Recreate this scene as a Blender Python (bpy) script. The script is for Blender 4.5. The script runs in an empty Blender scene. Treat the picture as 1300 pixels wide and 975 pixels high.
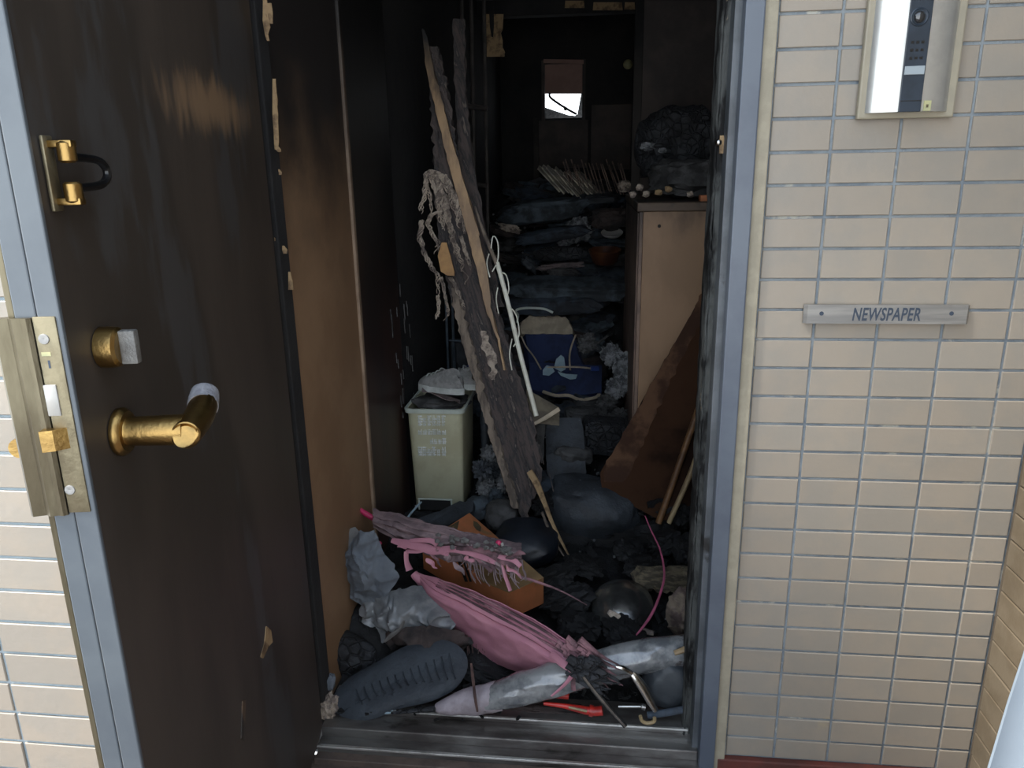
import bpy, bmesh, math, random
from math import sin, cos, pi, radians, sqrt
from mathutils import Vector, Matrix, noise, Euler
random.seed(7)
SC = bpy.context.scene
COL = SC.collection

# ------------------------------------------------------------------ camera
FPX = 950.0
CAM = Vector((0.0, -1.507, 1.32))
yaw, pitch, roll = radians(6.52), radians(15.7), radians(-0.99)
cf = Vector((-sin(yaw)*cos(pitch), cos(yaw)*cos(pitch), -sin(pitch)))
cr = Vector((cos(yaw), sin(yaw), 0)); cu = cr.cross(cf)
cR = cos(roll)*cr + sin(roll)*cu; cU = -sin(roll)*cr + cos(roll)*cu
cd = bpy.data.cameras.new('camera'); cam = bpy.data.objects.new('camera', cd); COL.objects.link(cam)
cd.sensor_width = 36; cd.lens = FPX/1300*36; cd.clip_start = .02
m = Matrix((cR, cU, -cf)).transposed().to_4x4(); m.translation = CAM; cam.matrix_world = m
SC.camera = cam

# ------------------------------------------------------------------ sky and exposure
SC.view_settings.view_transform = 'Standard'; SC.view_settings.look = 'None'
SC.view_settings.gamma = 1; SC.view_settings.exposure = 0.75
w = bpy.data.worlds.new('sky'); SC.world = w; w.use_nodes = True
nt = w.node_tree; nt.nodes.clear()
tc = nt.nodes.new('ShaderNodeTexCoord'); sx = nt.nodes.new('ShaderNodeSeparateXYZ')
rp = nt.nodes.new('ShaderNodeValToRGB'); bg = nt.nodes.new('ShaderNodeBackground'); ou = nt.nodes.new('ShaderNodeOutputWorld')
nt.links.new(tc.outputs['Generated'], sx.inputs[0]); nt.links.new(sx.outputs['Z'], rp.inputs[0])
rp.color_ramp.elements[0].position = 0.0; rp.color_ramp.elements[0].color = (1.02, 1.08, 1.14, 1)
rp.color_ramp.elements[1].position = .8; rp.color_ramp.elements[1].color = (.50, .61, .78, 1)
nt.links.new(rp.outputs[0], bg.inputs[0]); bg.inputs[1].default_value = 1.95
nt.links.new(bg.outputs[0], ou.inputs[0])
sd = bpy.data.lights.new('sun', 'SUN'); sun = bpy.data.objects.new('sun', sd); COL.objects.link(sun)
sd.energy = 6.0; sd.angle = radians(14); sd.color = (1.0, .96, .9)
sun.rotation_euler = Vector((-1.0, -.42, 1.5)).to_track_quat('Z', 'Y').to_euler()   # veiled sun behind and to the left

# ------------------------------------------------------------------ helpers
def ray(px, py): return cR*((px-650)/FPX) - cU*((py-487.5)/FPX) + cf
def P(px, py, Y):
    d = ray(px, py); return CAM + d*((Y-CAM.y)/d.y)
def PX(px, py, X):
    d = ray(px, py); return CAM + d*((X-CAM.x)/d.x)
def depth(p): return (Vector(p)-CAM).dot(cf)
def nz(x, y=0, z=0): return noise.noise(Vector((x, y, z)))
def sm(a, b, x):
    t = max(0, min(1, (x-a)/(b-a))); return t*t*(3-2*t)

TONE = dict(dark_steel=1.8, burnt_cloth_strands=1.5, brown_blind=2.2, yellow_sticker=0.7, dark_blue_plastic=0.8, pale_button=0.8, white_metal=0.5, brown_stone_floor=1.1, red_brown_paint=0.55, tarnished_bronze=0.55, dull_brass=0.62, brown_panel=1.2, panel_trim=1.2, dark_red_wood=1.8, soot_wall=1.5, sooty_brown_wall=3.0, sooty_grey_plaster=1.6, burnt_cloth_a=2.9, burnt_cloth_b=2.9,
    burnt_cloth_c=2.0, burnt_cloth_d=1.9, slate_sheet=0.95, navy_fabric=1.7, cabinet_wood=1.15, singed_paper=2.6, charred_paper=3.2, beige_bin_plastic=1.6,
    grey_green_rim=1.6, black_rubber_sole=1.2, charcoal=1.3, steel_threshold=1.3, cream_tile=.48, blue_grey_grout=0.92, cream_caulk=0.58, blue_grey_paint=0.63, door_edge_paint=0.33, weathered_grey_paint=0.75, brown_tile=0.55, brown_grout=0.57, pale_blue_plastic_sheet=0.5, beige_plastic=0.55, brass=0.7, burnt_debris=.3, pink_nylon=0.85, clear_umbrella_plastic=.9, bamboo=.85, orange_wood_pole=.8, orange_cardboard=1.1,
    bright_sill_edge=1.5, satin_silver=.9, charred_frame_edge=0.7, worn_white_print=1.6, smoked_brown_door=1.6, scorched_brown_board=0.32, charred_board=2.2, white_pole=1.5, cabinet_edge=1.6, grey_beige_rag=0.65, blue_grey_rag=0.62, cloudy_plastic_film=0.62, cream_fabric=1.3, brushed_steel=0.52, mauve_grey_nylon=1.3)
def mat(name, c1, c2=None, scale=8, rough=.8, metal=0, bump=.3, bscale=None, lo=.4, hi=.6, c3=None, s3=20, t3=.68,
        stretch=(1, 1, 1), soot=None, trans=0, crack=0, rnd=0, coat=0, world=False, spec=.5, alpha=1, sootc=(.006, .006, .006), rot=0):
    kf = TONE.get(name, 1); c1 = tuple(k*kf for k in c1); c2 = c2 and tuple(k*kf for k in c2); c3 = c3 and tuple(k*kf**.5 for k in c3)
    M = bpy.data.materials.new(name); M.use_nodes = True; t = M.node_tree; n = t.nodes; L = t.links
    b = n['Principled BSDF']; b.inputs['Roughness'].default_value = rough; b.inputs['Metallic'].default_value = metal
    b.inputs['Transmission Weight'].default_value = trans; b.inputs['Coat Weight'].default_value = coat
    b.inputs['Specular IOR Level'].default_value = spec; b.inputs['Alpha'].default_value = alpha
    co = n.new('ShaderNodeNewGeometry').outputs['Position'] if world else n.new('ShaderNodeTexCoord').outputs['Object']
    mp = n.new('ShaderNodeMapping'); mp.inputs['Scale'].default_value = stretch
    mr0 = n.new('ShaderNodeVectorRotate'); mr0.rotation_type = 'Y_AXIS'; mr0.inputs['Angle'].default_value = rot; L.new(co, mr0.inputs['Vector']); L.new(mr0.outputs[0], mp.inputs['Vector']); v = mp.outputs[0]
    def noi(s, d=5):
        q = n.new('ShaderNodeTexNoise'); q.inputs['Scale'].default_value = s; q.inputs['Detail'].default_value = d
        q.inputs['Roughness'].default_value = .62
        L.new(v, q.inputs['Vector']); return q.outputs[0]
    def ramp(x, a, c):
        q = n.new('ShaderNodeMapRange'); q.interpolation_type = 'SMOOTHSTEP'
        q.inputs[1].default_value = a; q.inputs[2].default_value = c; L.new(x, q.inputs[0]); return q.outputs[0]
    def mix(f, a, c, sf=None):
        q = n.new('ShaderNodeMix'); q.data_type = 'RGBA'
        if f is None: q.inputs[0].default_value = sf
        else: L.new(f, q.inputs[0])
        for i, k in ((6, a), (7, c)):
            if isinstance(k, (tuple, list)): q.inputs[i].default_value = tuple(k)[:3]+(1,)
            else: L.new(k, q.inputs[i])
        return q.outputs[2]
    col = tuple(c1)+(1,)
    if c2: col = mix(ramp(noi(scale), lo, hi), c1, c2)
    if c3: col = mix(ramp(noi(s3, 8), t3, t3+.06), col, c3)
    if rnd:
        oi = n.new('ShaderNodeObjectInfo'); hs = n.new('ShaderNodeHueSaturation')
        mr = n.new('ShaderNodeMapRange'); mr.inputs[3].default_value = 1-rnd; mr.inputs[4].default_value = 1+rnd
        L.new(oi.outputs['Random'], mr.inputs[0]); L.new(mr.outputs[0], hs.inputs['Value'])
        if isinstance(col, tuple): hs.inputs['Color'].default_value = col
        else: L.new(col, hs.inputs['Color'])
        col = hs.outputs[0]
    if soot:   # smoke stain that thickens towards the ceiling, with a ragged edge
        z0, z1 = soot
        g = n.new('ShaderNodeNewGeometry'); s = n.new('ShaderNodeSeparateXYZ'); L.new(g.outputs['Position'], s.inputs[0])
        ad = n.new('ShaderNodeMath'); ad.operation = 'MULTIPLY_ADD'; L.new(noi(5), ad.inputs[0]); ad.inputs[1].default_value = .5; L.new(s.outputs['Z'], ad.inputs[2])
        col = mix(ramp(ad.outputs[0], z0+.25, z1+.25), col, sootc)
    if isinstance(col, tuple): b.inputs['Base Color'].default_value = col
    else: L.new(col, b.inputs['Base Color'])
    if bump:
        bp = n.new('ShaderNodeBump'); bp.inputs['Strength'].default_value = bump; bp.inputs['Distance'].default_value = .01
        h = noi(bscale or scale*3, 8)
        if crack:
            vo = n.new('ShaderNodeTexVoronoi'); vo.feature = 'DISTANCE_TO_EDGE'; vo.inputs['Scale'].default_value = crack
            L.new(v, vo.inputs['Vector']); mm = n.new('ShaderNodeMath'); mm.operation = 'ADD'
            L.new(ramp(vo.outputs[0], 0, .12), mm.inputs[0]); L.new(h, mm.inputs[1]); h = mm.outputs[0]
        L.new(h, bp.inputs['Height']); L.new(bp.outputs[0], b.inputs['Normal'])
    return M

class MB:
    def __init__(s, xf=None): s.v = []; s.f = []; s.xf = xf
    def add(s, vs, fs):
        o = len(s.v)
        s.v += [Vector(s.xf(*p)) if s.xf else Vector(p) for p in vs]
        s.f += [tuple(i+o for i in f) for f in fs]; return s
    def box(s, a, b, bev=0):
        (x0, y0, z0), (x1, y1, z1) = a, b
        if not bev:
            return s.add([(x, y, z) for x in (x0, x1) for y in (y0, y1) for z in (z0, z1)],
                         [(0, 1, 3, 2), (4, 6, 7, 5), (0, 4, 5, 1), (2, 3, 7, 6), (0, 2, 6, 4), (1, 5, 7, 3)])
        bm = bmesh.new(); bmesh.ops.create_cube(bm, size=1)
        for v in bm.verts: v.co = Vector(((x0+x1)/2+v.co.x*(x1-x0), (y0+y1)/2+v.co.y*(y1-y0), (z0+z1)/2+v.co.z*(z1-z0)))
        bmesh.ops.bevel(bm, geom=bm.edges[:], offset=bev, segments=2, affect='EDGES', profile=.5)
        return s.frombm(bm)
    def frombm(s, bm):
        bm.verts.index_update(); s.add([v.co[:] for v in bm.verts], [[v.index for v in f.verts] for f in bm.faces]); bm.free(); return s
    def obox(s, c, size, e, bev=0):
        R = Euler(e).to_matrix(); c = Vector(c); q = MB(); h = [k/2 for k in size]
        q.box((-h[0], -h[1], -h[2]), h, bev); return s.add([c+R@v for v in q.v], q.f)
    def tube(s, pts, r, n=8, cap=True, flat=1, sm_=True):
        pts = [Vector(p) for p in pts]; N = len(pts)
        if not isinstance(r, (list, tuple)): r = [r]*N
        if 3 <= N <= 14 and sm_:
            np_, nr = [], []; K = 4
            for i in range(N-1):
                p0, p1, p2, p3 = pts[max(i-1, 0)], pts[i], pts[i+1], pts[min(i+2, N-1)]
                for k in range(K):
                    t = k/K; np_.append(.5*((2*p1)+(p2-p0)*t+(2*p0-5*p1+4*p2-p3)*t*t+(3*p1-p0-3*p2+p3)*t**3)); nr.append(r[i]+(r[i+1]-r[i])*t)
            pts = np_+[pts[-1]]; r = nr+[r[-1]]; N = len(pts)
        t0 = (pts[1]-pts[0]).normalized(); a = t0.orthogonal().normalized(); vs = []
        for i, p in enumerate(pts):
            t = (pts[min(i+1, N-1)]-pts[max(i-1, 0)]).normalized()
            a = (a - t*a.dot(t)).normalized(); b = t.cross(a)
            for k in range(n):
                q = 2*pi*k/n; vs.append(p + (a*cos(q) + b*sin(q)*flat)*r[i])
        fs = [(i*n+k, i*n+(k+1) % n, (i+1)*n+(k+1) % n, (i+1)*n+k) for i in range(N-1) for k in range(n)]
        if cap: fs += [tuple(range(n))[::-1], tuple((N-1)*n+k for k in range(n))]
        return s.add(vs, fs)
    def lathe(s, c, axis, prof, n=24):
        # prof: (distance along axis, radius)
        c = Vector(c); ax = Vector(axis).normalized(); a = ax.orthogonal().normalized(); b = ax.cross(a); vs = []
        for d, r in prof:
            for k in range(n): q = 2*pi*k/n; vs.append(c+ax*d+(a*cos(q)+b*sin(q))*max(r, 1e-5))
        N = len(prof)
        fs = [(i*n+k, i*n+(k+1) % n, (i+1)*n+(k+1) % n, (i+1)*n+k) for i in range(N-1) for k in range(n)]
        fs += [tuple(range(n))[::-1], tuple((N-1)*n+k for k in range(n))]
        return s.add(vs, fs)
    def lump(s, c, size, rot=(0, 0, 0), amp=.18, fr=2.2, sq=1.0, seed=0, sub=3):
        bm = bmesh.new(); bmesh.ops.create_icosphere(bm, subdivisions=sub, radius=1)
        R = Euler(rot).to_matrix(); c = Vector(c)
        for v in bm.verts:
            d = v.co.normalized(); e = Vector([math.copysign(abs(k)**sq, k) for k in d])
            f = 1 + amp*noise.fractal(d*fr+Vector((seed*3.1, seed*1.7, seed)), .8, 2.0, 4)
            v.co = c + R @ Vector((e.x*size[0]/2*f, e.y*size[1]/2*f, e.z*size[2]/2*f))
        return s.frombm(bm)
    def sheet(s, fn, nu, nv, th=.002):
        G = [[Vector(fn(i/nu, j/nv)) for j in range(nv+1)] for i in range(nu+1)]
        top = []; bot = []
        for i in range(nu+1):
            for j in range(nv+1):
                a = G[min(i+1, nu)][j]-G[max(i-1, 0)][j]; b = G[i][min(j+1, nv)]-G[i][max(j-1, 0)]
                nn = a.cross(b); nn = nn.normalized() if nn.length > 1e-12 else Vector((0, -1, 0))
                top.append(G[i][j]+nn*th/2); bot.append(G[i][j]-nn*th/2)
        K = (nu+1)*(nv+1); ix = lambda i, j: i*(nv+1)+j
        fs = []
        for i in range(nu):
            for j in range(nv):
                q = (ix(i, j), ix(i+1, j), ix(i+1, j+1), ix(i, j+1)); fs += [q, tuple(K+k for k in q[::-1])]
        bd = [ix(i, 0) for i in range(nu)] + [ix(nu, j) for j in range(nv)] + [ix(i, nv) for i in range(nu, 0, -1)] + [ix(0, j) for j in range(nv, 0, -1)]
        for k in range(len(bd)):
            a, b = bd[k], bd[(k+1) % len(bd)]; fs.append((b, a, K+a, K+b))
        return s.add(top+bot, fs)
    def prism(s, pts, off):
        n = len(pts); off = Vector(off); vs = [Vector(p) for p in pts]+[Vector(p)+off for p in pts]
        return s.add(vs, [tuple(range(n)), tuple(range(2*n-1, n-1, -1))]+[(k, n+k, n+(k+1) % n, (k+1) % n) for k in range(n)])
    def rows(s, rows, Yf, th, cols=6, rough=.003, jag=0, seed=0, fr=30, step=8):
        # rows: (py, xl, xr) outline of a board seen in the photo; Yf(px, py) gives the depth it stands at
        R = []
        for (a, b) in zip(rows[:-1], rows[1:]):
            n = max(1, int(abs(b[0]-a[0])/step))
            for k in range(n): t = k/n; R.append(tuple(a[i]+(b[i]-a[i])*t for i in range(3)))
        R.append(rows[-1]); N = len(R)-1
        def fn(u, v):
            i = min(int(round(u*N)), N); y, l, r = R[i]
            l += jag*nz(y*.11, seed, 1)*2; r += jag*nz(y*.13, seed, 5)*2
            x = l+(r-l)*v; p = P(x, y, Yf(x, y))
            return p + Vector((0, rough*noise.fractal(Vector((p.x*fr*2, seed, p.z*fr*.5)), .8, 2, 4), 0))
        return s.sheet(fn, N, cols, th)

def fixn(me):
    bm = bmesh.new(); bm.from_mesh(me); bmesh.ops.recalc_face_normals(bm, faces=bm.faces[:]); bm.to_mesh(me); bm.free()
XF = {}
def tagit(o, label=None, cat=None, group=None, kind=None):
    if label: o['label'] = label
    if cat: o['category'] = cat
    if group: o['group'] = group
    if kind: o['kind'] = kind
def build(name, mb, material, parent=None, smooth=True, origin=None, label=None, cat=None, group=None, kind=None, fix=True):
    vs = mb.v
    if origin is None:
        if parent: origin = sum(vs, Vector())/len(vs)
        else:
            z = min(v.z for v in vs); c = sum(vs, Vector())/len(vs); origin = Vector((c.x, c.y, z))
    M0 = XF[parent.name] if parent else Matrix.Identity(4)
    inv = M0.inverted(); loc = inv @ Vector(origin)
    me = bpy.data.meshes.new(name); me.from_pydata([(inv @ v)-loc for v in vs], [], mb.f); me.update()
    if fix: fixn(me)
    if smooth: me.polygons.foreach_set('use_smooth', [True]*len(me.polygons))
    me.materials.append(material)
    if smooth == 'auto' or smooth is True:
        try: me.set_sharp_from_angle(angle=radians(38))
        except Exception: pass
    o = bpy.data.objects.new(name, me); COL.objects.link(o); o.location = loc
    if parent: o.parent = parent
    XF[o.name] = M0 @ Matrix.Translation(loc)
    tagit(o, label, cat, group, kind); return o
def thing(name, label, cat, loc, group=None, rz=0, kind=None):
    o = bpy.data.objects.new(name, None); COL.objects.link(o); o.location = loc; o.rotation_euler = (0, 0, rz); o.empty_display_size = .05
    XF[o.name] = Matrix.Translation(Vector(loc)) @ Matrix.Rotation(rz, 4, 'Z')
    tagit(o, label, cat, group, kind); return o
def struct(name, mb, material, smooth=False, **k): return build(name, mb, material, None, smooth, kind='structure', **k)
def B(a, b, bev=0, xf=None): return MB(xf).box(a, b, bev)
def single(name, mb, material, label, cat, group=None, smooth=True): return build(name, mb, material, None, smooth, label=label, cat=cat, group=group)

# ------------------------------------------------------------------ materials
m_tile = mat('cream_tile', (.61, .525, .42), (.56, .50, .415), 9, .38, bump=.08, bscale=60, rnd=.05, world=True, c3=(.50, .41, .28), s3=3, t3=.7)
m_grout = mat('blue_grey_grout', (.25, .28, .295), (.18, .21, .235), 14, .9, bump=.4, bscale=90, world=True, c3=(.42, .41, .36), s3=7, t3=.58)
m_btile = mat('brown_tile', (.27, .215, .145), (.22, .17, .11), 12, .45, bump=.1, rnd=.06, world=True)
m_bgrout = mat('brown_grout', (.18, .14, .095), (.14, .11, .08), 12, .9, bump=.3)
m_blue = mat('blue_grey_paint', (.16, .19, .235), (.13, .155, .20), 6, .35, bump=.06, c3=(.33, .35, .36), s3=26, t3=.72, world=True)
m_blueg = mat('weathered_grey_paint', (.13, .145, .16), (.085, .095, .105), 9, .45, bump=.15, c3=(.02, .02, .02), s3=5, t3=.60, world=True)
m_jamb = mat('charred_frame_edge', (.10, .105, .10), (.012, .012, .012), 22, .7, bump=.6, lo=.42, hi=.58, c3=(.30, .24, .16), s3=30, t3=.66, stretch=(1, 1, .35), world=True, spec=.2)
m_caulk = mat('cream_caulk', (.56, .50, .37), (.48, .43, .32), 20, .7, bump=.2, world=True)
m_edge = mat('door_edge_paint', (.29, .335, .37), (.24, .28, .32), 5, .4, bump=.08, c3=(.40, .43, .44), s3=30, t3=.70)
m_leaf = mat('smoked_brown_door', (.037, .029, .023), (.024, .019, .015), 3, .5, bump=.05, bscale=20, stretch=(1, 1, .3), c3=(.040, .037, .035), s3=5, t3=.56)
def rub_patch(M, c, sz, col):
    t = M.node_tree; n = t.nodes; L = t.links; b = n['Principled BSDF']
    g = n.new('ShaderNodeNewGeometry'); mp = n.new('ShaderNodeMapping'); mp.vector_type = 'TEXTURE'
    mp.inputs['Location'].default_value = c; mp.inputs['Scale'].default_value = sz; L.new(g.outputs['Position'], mp.inputs[0])
    ln = n.new('ShaderNodeVectorMath'); ln.operation = 'LENGTH'; L.new(mp.outputs[0], ln.inputs[0])
    nq = n.new('ShaderNodeTexNoise'); nq.inputs['Scale'].default_value = 26; nq.inputs['Detail'].default_value = 5
    mq = n.new('ShaderNodeMapping'); mq.inputs['Scale'].default_value = (1, 1.6, .35); L.new(g.outputs['Position'], mq.inputs[0]); L.new(mq.outputs[0], nq.inputs['Vector'])
    ma = n.new('ShaderNodeMath'); ma.operation = 'MULTIPLY_ADD'; L.new(nq.outputs[0], ma.inputs[0]); ma.inputs[1].default_value = -1.6; L.new(ln.outputs['Value'], ma.inputs[2])
    mr = n.new('ShaderNodeMapRange'); mr.interpolation_type = 'SMOOTHSTEP'; L.new(ma.outputs[0], mr.inputs[0])
    mr.inputs[1].default_value = .35; mr.inputs[2].default_value = -.55; mr.inputs[3].default_value = 0; mr.inputs[4].default_value = 1
    mx = n.new('ShaderNodeMix'); mx.data_type = 'RGBA'; L.new(mr.outputs[0], mx.inputs[0])
    L.new(b.inputs['Base Color'].links[0].from_socket, mx.inputs[6]); mx.inputs[7].default_value = col+(1,); L.new(mx.outputs[2], b.inputs['Base Color'])
m_rub = mat('rubbed_brown', (.11, .068, .038), (.035, .028, .022), 26, .4, bump=.05, lo=.40, hi=.62, stretch=(1, 1, .25))
m_tan = mat('scorched_tan_wood', (.34, .23, .12), (.12, .075, .04), 22, .8, bump=.4, lo=.45, hi=.65)
m_brass = mat('brass', (.56, .37, .13), (.44, .28, .10), 18, .30, 1, bump=.12, bscale=120)
m_brassd = mat('dull_brass', (.40, .345, .22), (.27, .225, .14), 16, .48, .75, bump=.15, bscale=80, c3=(.16, .12, .06), s3=24, t3=.62)
m_strike = mat('tarnished_bronze', (.30, .26, .17), (.16, .13, .08), 10, .4, .8, bump=.2, stretch=(1, 1, .3))
m_steel = mat('brushed_steel', (.62, .60, .56), (.45, .44, .42), 12, .42, .5, bump=.08, stretch=(.3, 1, 4), c3=(.25, .23, .2), s3=9, t3=.64)
m_silver = mat('satin_silver', (.66, .66, .62), (.60, .60, .57), 20, .30, .7, bump=.03)
m_beigep = mat('beige_plastic', (.55, .49, .36), (.49, .44, .33), 15, .5, bump=.05)
m_darkp = mat('dark_blue_plastic', (.035, .05, .07), (.028, .04, .055), 20, .25, bump=.02)
m_black = mat('black_plastic', (.008, .008, .009), (.004, .004, .004), 20, .3, bump=.05)
m_glass = mat('lens_glass', (.02, .022, .025), None, rough=.04, bump=0, coat=1)
m_pale = mat('pale_button', (.38, .44, .47), None, rough=.35, bump=0)
m_white = mat('white_metal', (.75, .73, .68), (.65, .62, .56), 20, .4, bump=.05)
m_yel = mat('yellow_sticker', (.62, .58, .30), (.50, .50, .27), 60, .6, bump=0)
m_ink = mat('dark_ink', (.035, .05, .075), None, rough=.6, bump=0)
m_red = mat('red_brown_paint', (.22, .055, .04), (.15, .045, .035), 12, .6, bump=.2, c3=(.5, .46, .4), s3=30, t3=.72, world=True)
m_floor = mat('brown_stone_floor', (.115, .085, .07), (.075, .058, .05), 14, .5, bump=.25, world=True)
m_sill = mat('steel_threshold', (.20, .195, .185), (.095, .085, .08), 7, .34, .7, bump=.2, c3=(.05, .045, .04), s3=6, t3=.58, world=True, stretch=(.4, 1, 1))
m_sillb = mat('bright_sill_edge', (.55, .55, .53), (.34, .33, .31), 9, .3, .8, bump=.1, world=True)
m_wallb = mat('brown_panel', (.245, .15, .083), (.20, .118, .063), 3, .6, bump=.06, soot=(.95, 1.55), world=True, sootc=(.014, .011, .010))
m_wallt = mat('panel_trim', (.24, .17, .115), (.17, .115, .075), 8, .6, bump=.1, soot=(.9, 1.9), world=True)
m_walld = mat('dark_red_wood', (.030, .014, .010), (.016, .009, .008), 4, .5, bump=.1, soot=(.5, 1.3), world=True, c3=(.075, .055, .045), s3=11, t3=.66, stretch=(1, 1, .25))
m_soot = mat('soot_wall', (.007, .007, .0075), (.012, .0115, .011), 4, .85, bump=.5, bscale=18, world=True)
m_sootb = mat('sooty_brown_wall', (.030, .024, .021), (.018, .015, .014), 3, .8, bump=.3, bscale=18, world=True)
m_sootg = mat('sooty_grey_plaster', (.033, .029, .026), (.012, .012, .012), 3, .9, bump=.3, world=True, soot=(1.5, 2.4))
m_char = mat('charcoal', (.010, .0105, .012), (.024, .026, .030), 12, .75, bump=.9, bscale=30, crack=34, c3=(.07, .075, .08), s3=30, t3=.66)
m_charf = mat('burnt_debris', (.008, .0085, .0095), (.028, .031, .036), 9, .75, bump=1, bscale=40, c3=(.10, .105, .11), s3=38, t3=.70, world=True)
m_charb = mat('charred_board', (.040, .031, .028), (.015, .014, .015), 26, .7, bump=.9, bscale=60, stretch=(2.6, 2.6, .16), c3=(.11, .09, .075), s3=26, t3=.60, rot=.30)
m_cloth = [mat('burnt_cloth_a', (.028, .036, .043), (.010, .012, .014), 10, .85, bump=.5, c3=(.08, .09, .10), s3=30, t3=.70),
           mat('burnt_cloth_b', (.018, .024, .032), (.008, .009, .011), 10, .85, bump=.5, c3=(.06, .065, .07), s3=24, t3=.68),
           mat('burnt_cloth_c', (.040, .040, .040), (.014, .014, .014), 12, .85, bump=.5, c3=(.10, .09, .08), s3=28, t3=.68),
           mat('burnt_cloth_d', (.030, .022, .020), (.010, .009, .009), 12, .85, bump=.5, c3=(.09, .07, .06), s3=28, t3=.70)]
m_slate = mat('slate_sheet', (.042, .050, .060), (.022, .026, .031), 9, .6, bump=.7, bscale=26, c3=(.16, .18, .19), s3=30, t3=.67)
m_ash = mat('pale_ash', (.24, .25, .26), (.07, .075, .08), 24, .95, bump=1, bscale=50)
m_rope = mat('burnt_cloth_strands', (.30, .25, .20), (.10, .08, .07), 30, .95, bump=.8, bscale=60)
m_palew = mat('pale_split_wood', (.22, .175, .135), (.10, .08, .065), 14, .85, bump=.5, stretch=(3, 3, .4))
m_pole = mat('tan_wood_pole', (.40, .26, .14), (.26, .17, .10), 10, .6, bump=.3, stretch=(2, 2, .5), soot=(1.45, 1.75), world=True, c3=(.13, .09, .06), s3=12, t3=.62)
m_bamboo = mat('bamboo', (.40, .30, .16), (.27, .19, .10), 12, .5, bump=.2, c3=(.10, .07, .04), s3=14, t3=.63)
m_orpole = mat('orange_wood_pole', (.26, .13, .05), (.13, .065, .03), 10, .5, bump=.2)
m_wpole = mat('white_pole', (.50, .50, .43), (.42, .41, .34), 14, .4, bump=.1, c3=(.22, .19, .14), s3=20, t3=.68)
m_binp = mat('beige_bin_plastic', (.33, .325, .225), (.28, .265, .175), 7, .5, bump=.05, c3=(.24, .19, .11), s3=12, t3=.66)
m_rim = mat('grey_green_rim', (.34, .375, .33), (.28, .31, .28), 9, .45, bump=.05)
m_print = mat('worn_white_print', (.55, .57, .56), (.38, .40, .36), 60, .7, bump=0)
m_shoe = mat('grey_mesh_fabric', (.27, .27, .26), (.18, .18, .175), 30, .9, bump=.5, bscale=120)
m_rubber = mat('white_rubber', (.50, .52, .50), (.38, .40, .38), 20, .5, bump=.1)
m_pinkg = mat('pinkish_cloth', (.22, .17, .165), (.12, .10, .10), 20, .9, bump=.5)
m_navy = mat('navy_fabric', (.014, .022, .062), (.010, .015, .040), 10, .85, bump=.3, bscale=80)
m_cream = mat('cream_fabric', (.36, .30, .22), (.26, .22, .165), 16, .85, bump=.3, bscale=80)
m_cyan = mat('pale_blue_fabric', (.32, .43, .48), (.26, .36, .42), 20, .8, bump=.3)
m_bluep = mat('blue_plastic', (.025, .05, .20), None, rough=.4, bump=0)
m_cab = mat('cabinet_wood', (.30, .185, .105), (.245, .15, .083), 4, .55, bump=.06, soot=(1.08, 1.32), world=True, stretch=(1, 1, .5), c3=(.19, .12, .07), s3=3, t3=.56, sootc=(.03, .02, .015))
m_cabe = mat('cabinet_edge', (.17, .115, .085), (.11, .075, .06), 8, .6, bump=.1, world=True, soot=(.9, 1.35))
m_lean = mat('scorched_brown_board', (.150, .070, .036), (.026, .013, .009), 2.6, .85, spec=.12, bump=.15, lo=.42, hi=.62, world=True, c3=(.12, .06, .038), s3=9, t3=.66)
m_box = mat('orange_cardboard', (.46, .155, .06), (.36, .13, .05), 7, .7, bump=.1, c3=(.24, .13, .06), s3=8, t3=.6)
m_boxk = mat('kraft_cardboard', (.26, .165, .075), (.19, .12, .055), 8, .75, bump=.15)
m_olive = mat('olive_print', (.10, .075, .035), (.07, .055, .03), 12, .7, bump=.05)
m_pink = mat('pink_nylon', (.60, .27, .33), (.52, .225, .29), 9, .6, bump=.15, bscale=60, c3=(.24, .10, .12), s3=30, t3=.72)
m_pinkd = mat('burnt_pink_nylon', (.30, .15, .17), (.07, .04, .045), 14, .75, bump=.5, lo=.38, hi=.6)
m_mauve = mat('mauve_grey_nylon', (.21, .15, .155), (.11, .08, .085), 12, .7, bump=.5)
m_mag = mat('magenta_plastic', (.50, .03, .11), None, rough=.35, bump=0)
m_rag1 = mat('grey_beige_rag', (.25, .245, .235), (.17, .165, .16), 14, .95, bump=.6, bscale=50)
m_rag2 = mat('blue_grey_rag', (.24, .275, .315), (.19, .22, .26), 12, .95, bump=.5, bscale=50)
m_bag = mat('cloudy_plastic_film', (.42, .44, .45), (.26, .28, .30), 7, .22, bump=.5, bscale=14, trans=.25, c3=(.55, .45, .30), s3=5, t3=.64)
m_clear = mat('clear_umbrella_plastic', (.34, .35, .35), (.15, .16, .17), 12, .14, bump=.25, bscale=30, trans=.15, coat=.8, c3=(.10, .09, .09), s3=14, t3=.62)
m_lilac = mat('lilac_film', (.42, .37, .40), (.30, .26, .28), 12, .5, bump=.4)
m_sole = mat('black_rubber_sole', (.036, .045, .055), (.022, .028, .036), 9, .62, bump=.4, bscale=60, c3=(.10, .12, .135), s3=26, t3=.70)
m_chrome = mat('chrome', (.62, .62, .60), (.40, .40, .38), 10, .16, 1, bump=.1)
m_domed = mat('dark_steel', (.20, .20, .19), (.08, .08, .08), 8, .2, .9, bump=.1)
m_redp = mat('red_plastic', (.55, .03, .02), (.33, .02, .015), 16, .3, bump=.2)
m_stem = mat('brown_stem', (.11, .065, .055), (.05, .03, .03), 20, .8, bump=.4)
m_blind = mat('brown_blind', (.17, .105, .085), (.14, .085, .07), 5, .8, bump=.1)
m_sheet = mat('pale_blue_plastic_sheet', (.42, .50, .58), (.38, .455, .54), 4, .4, bump=.1)
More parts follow.
